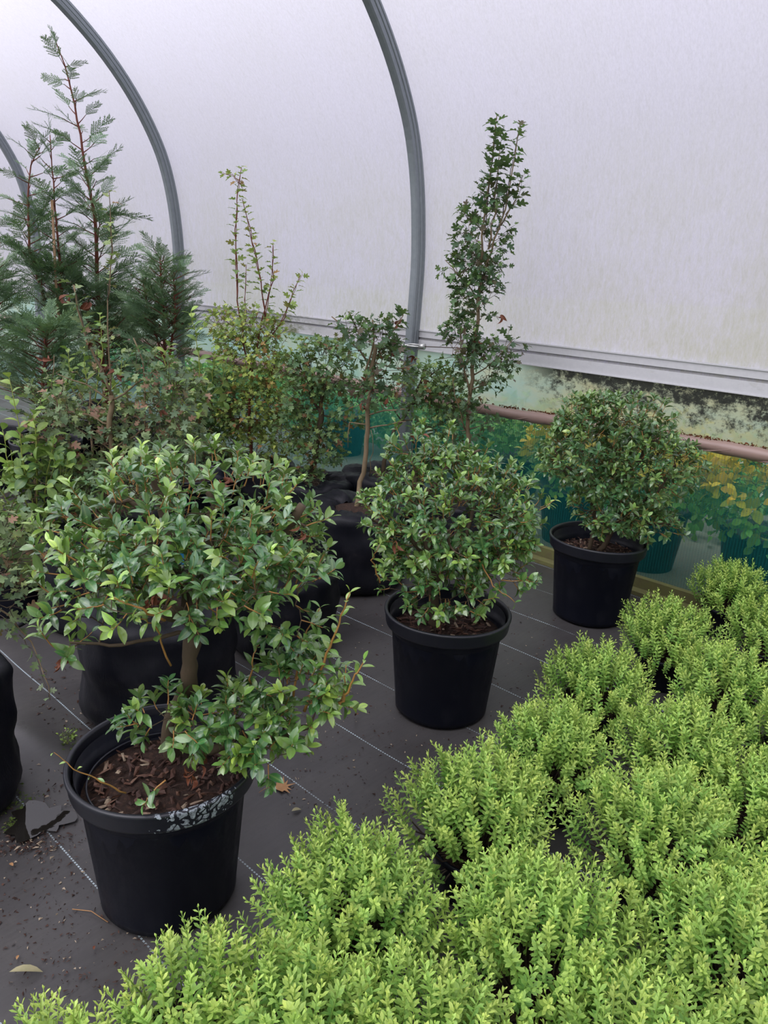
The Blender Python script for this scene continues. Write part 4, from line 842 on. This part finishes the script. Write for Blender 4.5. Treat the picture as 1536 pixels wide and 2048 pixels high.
# left edge hawthorn in tall bag with handle
b8 = Vector((-1.31, 1.93, 0))
y8 = 1.95
h8 = stemmed('hawthorn', b8, 'hawthorn cut by the left edge in a tall bag beside the puddle', 'hawthorn', GH,
    [([P(-40, 1200, y8), P(-30, 1100, y8), P(-20, 1060, y8)], .012, .008), ([P(-30, 1120, y8), P(20, 1080, y8)], .005, .002), ([P(-30, 1200, y8), P(20, 1230, y8), P(60, 1290, y8), P(90, 1350, y8 - .1), P(100, 1400, y8 - .1)], .003, .001)],
    [(P(-40, 1090, y8), (.13, .12, .10), 46), (P(-10, 1190, y8), (.08, .1, .07), 24)],
    'haw', 'haw_leaf_red', 'bark_pale', .038, nobj=120, young=.55, cont=('bag', .235, .425), shoots=[([P(40, 1270, y8), P(75, 1320, y8 - .08), P(98, 1395, y8 - .1)], .0015, 6, .3, .026)])
add_handle(h8, G(20, 1262, .41), G(110, 1232, .40))
# low hawthorn behind at far left
b9 = XY(G(20, 1110, .27)); 
h9 = stemmed('hawthorn', b9, 'low hawthorn in a small dark pot at the left edge, behind the tall bag', 'hawthorn', GH,
    [([G(20, 1090, .34), G(22, 1070, .38)], .006, .004)], [(G(25, 1075, .38), (.13, .1, .06), 40)], 'haw', 'haw_leaf', 'bark', .05, nobj=100, young=.4, cont=('pot', .16), npair=3)
# bags behind the foreground shrub
for (bx, by, r, h_, lb, sd, pts) in ((-.80, 2.52, .27, .42, 'creased black bag of twiggy hawthorn right behind the foreground pot', 2, (P(330, 1180, 2.5), P(320, 1090, 2.5))),
                                 (-1.28, 3.22, .25, .42, 'black bag with a folded top left of the foreground shrub', 4, (P(180, 1010, 3.2), P(170, 960, 3.2))),
                                 (-.42, 3.05, .23, .36, 'black bag in the shade between the foreground shrub and the wrinkled bag', 5, (P(560, 1120, 3.05), P(566, 1090, 3.05)))):
    b_ = Vector((bx, by, 0))
    stemmed('hawthorn', b_, lb, 'hawthorn', GH, [([Vector((bx, by, h_ + .02)), Vector((bx + .01, by, h_ + .12))], .01, .006)], [(Vector((bx, by + .02, h_ + .14)), (.13, .1, .06), 26)], 'haw', 'haw_leaf', 'bark', .045, nobj=60, young=.2, cont=('bag', r, h_))
# broad-leaved evergreens
GG = 'broad-leaved evergreens with yellow stems'
yg = 3.3
g1 = stemmed('broadleaf_evergreen', XY(G(70, 1030, .30)), 'broad-leaved evergreen with yellow-green stems at the left edge', 'evergreen', GG,
    [([P(70, 1000, yg), P(70, 960, yg)], .008, .006)], [(P(50, 1000, yg), (.17, .12, .10), 30), (P(100, 960, yg), (.10, .1, .08), 16)], 'round', 'grise_leaf', 'bark_pale', .062, twigmat='twig_green', nobj=200, young=.4, cont=('pot', .17),
    shoots=[([P(70, 1020, yg), P(45, 920, yg), P(38, 850, yg), P(18, 755, yg)], .004, 15, .75, .068), ([P(75, 1020, yg), P(72, 900, yg), P(68, 820, yg)], .004, 13, .65, .066), ([P(60, 1020, yg), P(20, 940, yg), P(5, 860, yg)], .004, 11, .75, .066),
            ([P(85, 1030, yg), P(95, 940, yg), P(110, 870, yg)], .004, 11, .3, .062), ([P(60, 1040, yg), P(30, 980, yg), P(22, 900, yg)], .004, 10, .4, .062), ([P(90, 1040, yg), P(120, 980, yg), P(128, 930, yg)], .003, 8, .2, .06), ([P(40, 1040, yg), P(0, 980, yg), P(-15, 900, yg)], .004, 10, .6, .062)])
yh = 4.4
g2 = stemmed('broadleaf_evergreen', XY(P(385, 930, 4.4)), 'broad-leaved evergreen with upright leafy shoots in front of the dark small conifer', 'evergreen', GG,
    [([P(385, 860, yh), P(385, 800, yh)], .008, .006)], [(P(390, 800, yh), (.1, .08, .08), 8)], 'round', 'grise_leaf', 'bark_pale', .064, twigmat='twig_green', nobj=200, young=.4, cont=('pot', .22),
    shoots=[([P(385, 830, yh), P(400, 740, yh), P(392, 670, yh), P(382, 622, yh)], .004, 17, .55, .066), ([P(385, 830, yh), P(340, 760, yh), P(325, 710, yh), P(342, 690, yh)], .004, 12, .6, .062), ([P(390, 830, yh), P(425, 760, yh), P(430, 700, yh)], .004, 13, .55, .064),
            ([P(392, 820, yh), P(445, 770, yh), P(450, 720, yh)], .003, 9, .5, .06), ([P(380, 830, yh), P(355, 800, yh), P(350, 770, yh)], .003, 7, .3, .06)])
g3 = stemmed('broadleaf_evergreen', XY(P(180, 900, 4.35)), 'broad-leaved evergreen showing behind the reddish hawthorn', 'evergreen', GG,
    [([P(180, 830, 4.35), P(180, 780, 4.35)], .008, .006)], [(P(180, 800, 4.35), (.2, .1, .08), 10)], 'round', 'grise_leaf', 'bark_pale', .060, twigmat='twig_green', nobj=120, young=.4, cont=('pot', .2),
    shoots=[([P(190, 800, 4.35), P(205, 700, 4.35), P(200, 630, 4.35)], .004, 14, .6, .06), ([P(170, 800, 4.35), P(140, 750, 4.35), P(135, 700, 4.35)], .004, 12, .5, .058), ([P(180, 800, 4.35), P(170, 740, 4.35), P(168, 705, 4.35)], .004, 9, .5, .058), ([P(195, 810, 4.35), P(240, 760, 4.35), P(245, 710, 4.35)], .004, 9, .4, .055)])

# ------------------------------------------------------------------ conifers
def spray_mesh(seed, n1=9):
    """feathery flat spray, length 1 along +Y"""
    r = np.random.default_rng(seed); mb = MB()
    def blade(p, d, L, w, nz, age):
        d = unit(d); x = unit(np.cross(d, nz)); z = np.cross(x, d)
        mb.add([p - x * w, p + x * w, p + d * L * .55 + x * w * .8 + z * w, p + d * L, p + d * L * .55 - x * w * .8 + z * w], [(0, 1, 2, 4), (4, 2, 3)], age=age)
    nz = np.array([0, 0, 1.0]); pts = [np.array([0, t, .10 * t - .16 * t * t]) for t in np.linspace(0, 1, 6)]
    mb.tube(pts, [.010, .009, .008, .006, .005, .003], 4, False)
    for i in range(n1):
        t = .12 + .86 * i / n1; p = np.array([0, t, .10 * t - .16 * t * t]); L = .42 * (1 - t * .72) * r.uniform(.8, 1.15)
        for sg in (-1, 1):
            d = unit([sg * (.75 - .2 * t), 1.0, r.normal(0, .18)]); q0 = p; m = max(3, int(L / .055))
            for k in range(m):
                tt = (k + .6) / m; q = q0 + d * L * tt
                for s2 in (-1, 1):
                    ps = np.array([-d[1], d[0], 0]) * s2
                    blade(q, unit(d * 1.0 + ps * .55 + np.array([0, 0, r.normal(0, .12)])), .085 * (1.15 - tt * .5) * r.uniform(.8, 1.3), .0095, nz, r.uniform(0, .6) + .4 * tt)
            blade(q0, d, L * 1.1, .006, nz, .3); blade(q0 + d * L * .9, d, .1, .008, nz, .8)
    blade(pts[-1], np.array([0, 1, 0]), .1, .008, nz, .8)
    return mb.mesh('spray', M['conifer']), np.concatenate(mb.v), list(mb.f), np.concatenate(mb.a)[:, 0]
SPRAY = [spray_mesh(i) for i in range(3)]
def conifer(base, label, leaders, zones, cont=('pot', .23), nmax=300, stake=None):
    """leaders: [(pts, r0, r1)], zones: [(leader index, t0, t1, n, length, spread)], length of side branches"""
    root = empty('conifer', (base.x, base.y, 0), label, 'conifer', 'conifers along the side wall')
    z0 = add_pot(root, s=cont[1] / (POT_D / 2), chips=40, seg=40) if cont[0] == 'pot' else .3
    tb = MB(); br = MB(); L3 = []
    for k, (pts, r0, r1) in enumerate(leaders):
        pts = ([np.array([0, 0, z0 - .02])] if k == 0 else []) + [loc(root, p) for p in pts]; q = []
        for i in range(len(pts) - 1):
            m = max(2, int(np.linalg.norm(pts[i + 1] - pts[i]) / .08))
            for t in np.arange(m) / m: q.append(pts[i] + (pts[i + 1] - pts[i]) * t + rng.normal(0, .003, 3))
        q.append(pts[-1]); one = MB(); one.tube(q, list(np.linspace(r0, r1, len(q))), 7); one.obj('trunk' if k == 0 else 'leader', M['bark_red'], root); L3.append(np.array(q))
    cnt = 0; extra = MB()
    def spray(p, d, s_):
        nonlocal cnt
        Rm = frame(d, unit(np.array([0, 0, 1.0]) + rng.normal(0, .45, 3))) * s_; me, sv, sf, sa_ = SPRAY[int(rng.integers(3))]
        if cnt < nmax:
            o = bpy.data.objects.new('spray', me); COL.objects.link(o); o.parent = root
            Mx = np.eye(4); Mx[:3, :3] = Rm; Mx[:3, 3] = p; o.matrix_basis = Matrix(Mx.tolist()); cnt += 1
        else: extra.add(sv @ Rm.T + np.array(p), sf, age=sa_, tint=rng.random())
    for li, t0, t1, n, L, sc in zones:
        q = L3[li]; m = len(q) - 1
        for i in range(n):
            t = t0 + (t1 - t0) * (i + rng.random()) / n; x = t * m; i0 = min(int(x), m - 1); p = q[i0] + (q[i0 + 1] - q[i0]) * (x - i0)
            a = i * 2.4 + rng.normal(0, .4); ln = L * (1 - .55 * (t - t0) / (t1 - t0 + 1e-6)) * rng.uniform(.7, 1.2)
            d = unit([math.cos(a), math.sin(a), rng.uniform(.25, .8)]); pts = [p, p + d * ln * .5, p + d * ln + np.array([0, 0, .05 * ln])]
            br.tube(pts, [.0045, .0032, .002], 4, False)
            spray(pts[2] - d * ln * .2, unit(d + rng.normal(0, .15, 3)), sc * rng.uniform(.8, 1.15))
            if ln > .1:
                for s_ in (-1, 1):
                    dd = unit(d + np.array([-d[1], d[0], 0]) * s_ * .8 + [0, 0, rng.normal(.1, .2)]); spray(pts[0] + d * ln * rng.uniform(.3, .6), dd, sc * rng.uniform(.55, .85))
        if t1 > .97: spray(q[-1], unit(q[-1] - q[-3]), sc * .8); spray(q[-2], unit(q[-1] - q[-3] + rng.normal(0, .4, 3)), sc * .7)
    tag(br.obj('side_branches', M['bark_red'], root), kind='stuff')
    if extra.n: tag(extra.obj('foliage', M['conifer'], root), kind='stuff')
    if stake:
        mb = MB(); mb.tube([loc(root, p) for p in stake], .009, 8); mb.obj('stake', M['bamboo'], root)
    return root
yk = 5.75
k1 = conifer(XY(P(205, 700, 5.9)), 'tallest conifer, red-stemmed leader bending left at its tip', [([P(200, 640, 5.9), P(194, 540, 5.85), P(190, 430, 5.8), P(170, 330, yk), P(155, 240, yk), P(142, 180, yk), P(128, 130, yk), P(112, 85, yk)], .024, .003)],
    [(0, .22, .42, 50, .34, .24), (0, .36, .60, 24, .32, .26), (0, .55, .80, 16, .22, .22), (0, .78, .93, 8, .13, .19), (0, .92, 1, 3, .04, .13)])
k1b = conifer(XY(P(118, 720, 5.6)), 'twin-stemmed conifer with a bamboo stake, left of the tallest one', [([P(122, 600, 5.6), P(118, 500, 5.6), P(110, 420, 5.6), P(105, 340, 5.6), P(100, 270, 5.6)], .018, .003), ([P(90, 600, 5.6), P(60, 500, 5.55), P(56, 400, 5.55), P(60, 330, 5.55), P(80, 295, 5.55)], .012, .003)],
    [(0, .34, .62, 42, .28, .23), (0, .6, .9, 16, .18, .2), (0, .88, 1, 5, .08, .17), (1, 0, .5, 22, .24, .24), (1, .5, 1, 16, .14, .16)], stake=[P(128, 760, 5.5), P(112, 570, 5.5), P(104, 400, 5.5)])
k2 = conifer(XY(P(330, 800, 5.6)), 'small dense dark conifer standing before the second hoop', [([P(330, 740, 5.6), P(328, 640, 5.6), P(322, 560, 5.6), P(320, 515, 5.6)], .02, .005), ([P(335, 740, 5.6), P(300, 640, 5.6), P(285, 560, 5.6)], .01, .004), ([P(335, 740, 5.6), P(350, 640, 5.55), P(348, 545, 5.55)], .01, .004)],
    [(0, .50, 1, 50, .20, .16), (1, .3, 1, 40, .18, .16), (2, .3, 1, 42, .20, .16), (0, .38, .7, 26, .28, .19)])
k3 = conifer(XY(P(-25, 760, 5.2)), 'pale green conifer at the left edge', [([P(-25, 700, 5.2), P(-22, 600, 5.2), P(-18, 500, 5.2), P(-15, 440, 5.2)], .02, .004)], [(0, .3, .8, 60, .30, .23), (0, .7, 1, 16, .14, .18)])
k4 = conifer(XY(P(85, 800, 5.0)), 'low feathery conifer below the twin-stemmed one', [([P(85, 760, 5.0), P(90, 700, 5.0), P(95, 660, 5.0)], .015, .006)], [(0, .25, 1, 80, .30, .21)])
k5 = conifer(XY(P(215, 790, 6.4)), 'shaded conifer low behind the tallest one', [([P(215, 740, 6.2), P(215, 690, 6.2), P(215, 650, 6.2)], .015, .006)], [(0, .3, 1, 40, .3, .26)])

# ------------------------------------------------------------------ outside, seen through the net
def out_shrub(s_, n_, h, R, label, kind='round', mat='yellow_leaf', young=.9, npts=90, leafL=.11, potr=.2, cat='outdoor shrub', group='shrubs outside the net', name='outdoor_shrub'):
    c = WP(s_, n_); root = empty(name, (c.x, c.y, -.03), label, cat, group); mb = MB()
    mb.lathe([(0, 0), (potr * .78, 0), (potr, .34), (potr * 1.06, .34), (potr * 1.06, .37), (potr * .95, .37), (0, .33)], 28); mb.obj('pot', M['out_pot'], root)
    br = MB(); leaves = []; nodes = [(np.array([0, 0, .33]), .01)]; tw = MB()
    for p, nrm, rad in blobpts([(Vector((c.x, c.y, .30 + (h - .30) * .5)), (R, R, (h - .30) * .55), npts)], root.location):
        if p[2] < .36: p[2] = .36 + rng.random() * .05
        grow(root, br, nodes, p, .006, 4); top = np.clip((p[2] - .50) / .13, 0, 1)
        sprig(tw, leaves, p, nrm, leafL, 4, leafL, min(1.6, young * top * 2.2), mode='alt', jit=.5, agej=.2)
    tag(br.obj('thin_branches', M['bark'], root), kind='stuff'); tag(tw.obj('twigs', M['twig_green'], root), kind='stuff'); place_leaves(root, leaves, kind, mat, 60)
for s_, n_, h, R, lb, k in ((.55, 4.34, .88, .34, 'yellow-tipped outdoor shrub nearest the camera, behind the net', 'yellow_leaf'), (1.15, 4.31, .80, .30, 'yellow-tipped outdoor shrub in the dark pot seen through the net', 'yellow_leaf'), (1.75, 4.28, .80, .28, 'yellow-tipped outdoor shrub hidden by the bushy dark shrub', 'yellow_leaf'),
                          (2.3, 4.30, .78, .28, 'yellow-flowered outdoor shrub left of the bushy dark shrub', 'yellow_leaf'), (3.0, 4.7, .72, .32, 'green outdoor shrub right of the near hoop foot', 'hedge_leaf'), (3.9, 4.7, .70, .34, 'green outdoor shrub left of the near hoop foot', 'hedge_leaf'), (4.9, 4.8, .64, .34, 'green outdoor shrub behind the compact hawthorn', 'hedge_leaf')):
    out_shrub(s_, n_, h, R, lb, mat=k, npts=110, leafL=.085 if k == 'yellow_leaf' else .07, young=.95 if k == 'yellow_leaf' else .5)
mb = MB()   # low greenery behind
for k in range(9000):
    c = np.array(WP(rng.uniform(-1, 10), rng.uniform(4.9, 6.2), 0)); c[2] = rng.random() ** .7 * .55 * (.7 + .3 * math.sin(c[0] * 3)); v, f, rib = TPL['round'][0]
    mb.add(v @ (frame(unit(rng.normal(0, 1, 3)), unit(rng.normal(0, 1, 3))) * .09).T + c, f, age=rng.random() ** 3 * .7, tint=rng.random())
tag(mb.obj('outdoor_plants', M['hedge_leaf']), 'blurred green outdoor plants beyond the net', 'plants', kind='stuff')

# ------------------------------------------------------------------ bits on the ground
def flat_leaf(px, py, L, rz, mat, label, name='fallen_leaf', kind='gloss', curl=.3, z=.006):
    g = G(px, py, 0); mb = MB()
    if kind == 'maple':
        pts = []; ang = [-1.5, -.95, -.5, 0, .5, .95, 1.5]; v = [(0, 0, 0), (0, .35, .04)]
        out = []
        for i, a in enumerate(ang):
            l = [.45, .75, .7, 1.0, .72, .78, .45][i]; out.append((math.sin(a) * l, .25 + math.cos(a) * l * .75, .10 * rng.random()))
            if i < 6: a2 = (a + ang[i + 1]) / 2; out.append((math.sin(a2) * .30, .30 + math.cos(a2) * .30, .02))
        v += out; n = len(out); f = [(1, 2 + i + 1, 2 + i) for i in range(n - 1)] + [(0, 1, 2), (0, 2 + n - 1, 1)]
        mb.add(np.array(v) * L, f); mb.tube([(0, 0, .002), (0, -L * .4, .006), (.01, -L * .7, .003)], .0012, 4)
    else:
        v, f, rib = tpl_leaf(.42, .25, curl); v = v.copy(); v[:, 0] *= .62 if L > .06 else 1; v[:, 2] -= v[:, 2].min(); mb.add(v * L, f, rib=rib)
    o = mb.obj(name, M[mat]); o.location = (g.x, g.y, z); o.rotation_euler = (0, 0, rz); tag(o, label, 'fallen leaf'); return o
flat_leaf(548, 1580, .072, -1.2, 'tan_leaf', 'tan crinkled maple leaf lying right of the foreground pot', kind='maple')
flat_leaf(583, 1629, .034, -1.0, 'pale_leaf', 'small pinkish tan leaf lying below the maple leaf')
flat_leaf(20, 1957, .075, -1.35, 'pale_leaf', 'long pale green leaf on the ground at the lower left')
flat_leaf(715, 1443, .03, .4, 'dead_leaf', 'curled brown dead leaf on the ground left of the middle pot', curl=.9)
flat_leaf(27, 1738, .022, .9, 'tan_leaf', 'small tan leaf near the puddle')
flat_leaf(188, 1905, .015, .3, 'dead_leaf', 'tiny red-brown leaf left of the foreground pot foot')
flat_leaf(34, 1925, .016, .2, 'tan_leaf', 'tiny tan leaf above the long pale leaf')
mb = MB(); mb.tube([(-.012, 0, 0), (.012, .002, 0)], .0035, 7); o = mb.obj('red_stub', M['haw_leaf']); o.data.materials[0] = simple('red_plastic', (.45, .07, .05), (.35, .06, .05), .5); g = G(650, 1389); o.location = (g.x, g.y, .007); tag(o, 'small red stub lying on the ground between the pots', 'stub')
mb = MB(); a, b = G(150, 1824), G(220, 1850)
a, b = G(145, 1822), G(216, 1848); mb.tube([(a.x, a.y, .006), ((a.x + b.x) / 2, (a.y + b.y) / 2 + .01, .010), (b.x, b.y, .006)], .0013, 5); tag(mb.obj('straw', M['tan_leaf']), 'pale dry straw pointing at the foot of the foreground pot', 'straw')
mb = MB()   # soil crumbs and leaf crumbs scattered on the fabric
def crumb(c, r_, t):
    mb.add([c + r_ * rng.normal(0, 1, 3) * [1, 1, .25] for _ in range(3)] + [c + np.array([0, 0, r_ * .6])], [(0, 1, 2), (0, 1, 3), (1, 2, 3), (2, 0, 3)], tint=t)
for k in range(2600):
    u = rng.random()
    if u < .45: px, py = rng.uniform(560, 1120), rng.uniform(1200, 1650)
    elif u < .75: px, py = rng.uniform(0, 330), rng.uniform(1600, 2000)
    elif u < .85: px, py = rng.normal(60, 40), rng.normal(1690, 14)
    else: px, py = rng.uniform(60, 250), rng.uniform(1330, 1620)
    g = G(px, py); crumb(np.array([g.x, g.y, .004]), rng.uniform(.0012, .0048) * (1.3 if u > .75 else 1), 1.0 if rng.random() < .18 else rng.random() * .5)
tag(mb.obj('soil_crumbs', M['chip'], smooth=False), 'dark soil crumbs and leaf fragments scattered over the ground cover', 'debris', kind='stuff')
# puddle beside the left bag
mb = MB(); g = G(88, 1640); pts = []; k = 40
for i in range(k):
    a = i / k * 2 * PI; r_ = 1 + .22 * math.sin(3 * a + 1) + .12 * math.sin(7 * a) + .08 * math.sin(11 * a + 2); pts.append((.085 * r_ * math.cos(a), .075 * r_ * math.sin(a), 0))
mb.add([(0, 0, 0)] + pts, [(0, 1 + i, 1 + (i + 1) % k) for i in range(k)]); o = mb.obj('puddle', M['water']); o.location = (g.x - .01, g.y - .01, .0095); tag(o, 'shallow puddle reflecting the sky beside the tall left bag', 'puddle')
# moss and weeds at the foot of the bags
mb = MB()
for cx, cy, sp_, n in ((40, 1620, (22, 22), 120), (145, 1480, (10, 14), 40), (20, 1655, (14, 8), 60)):
    for _ in range(n): g = G(rng.normal(cx, sp_[0]), rng.normal(cy, sp_[1])); crumb(np.array([g.x, g.y, .006]), rng.uniform(.003, .007), 0)
tag(mb.obj('moss', M['moss'], smooth=False), 'green moss growing round the foot of the left bag', 'moss', kind='stuff')
def weed(px, py, label):
    g = G(px, py); root = empty('weed', (g.x, g.y, 0), label, 'weed'); tw = MB(); leaves = []
    for i in range(9):
        a = i * 2.4; d = unit([math.cos(a) * .8, math.sin(a) * .8, 1]); sprig(tw, leaves, np.array([0, 0, .003]), d, .05, 4, .012, .9, mode='alt', twr=.0007, tips=.1)
    tw.obj('stems', M['twig_green'], root); place_leaves(root, leaves, 'round', 'grise_leaf', 36)
weed(135, 1490, 'small green weed growing between the creased bag and the foreground pot')
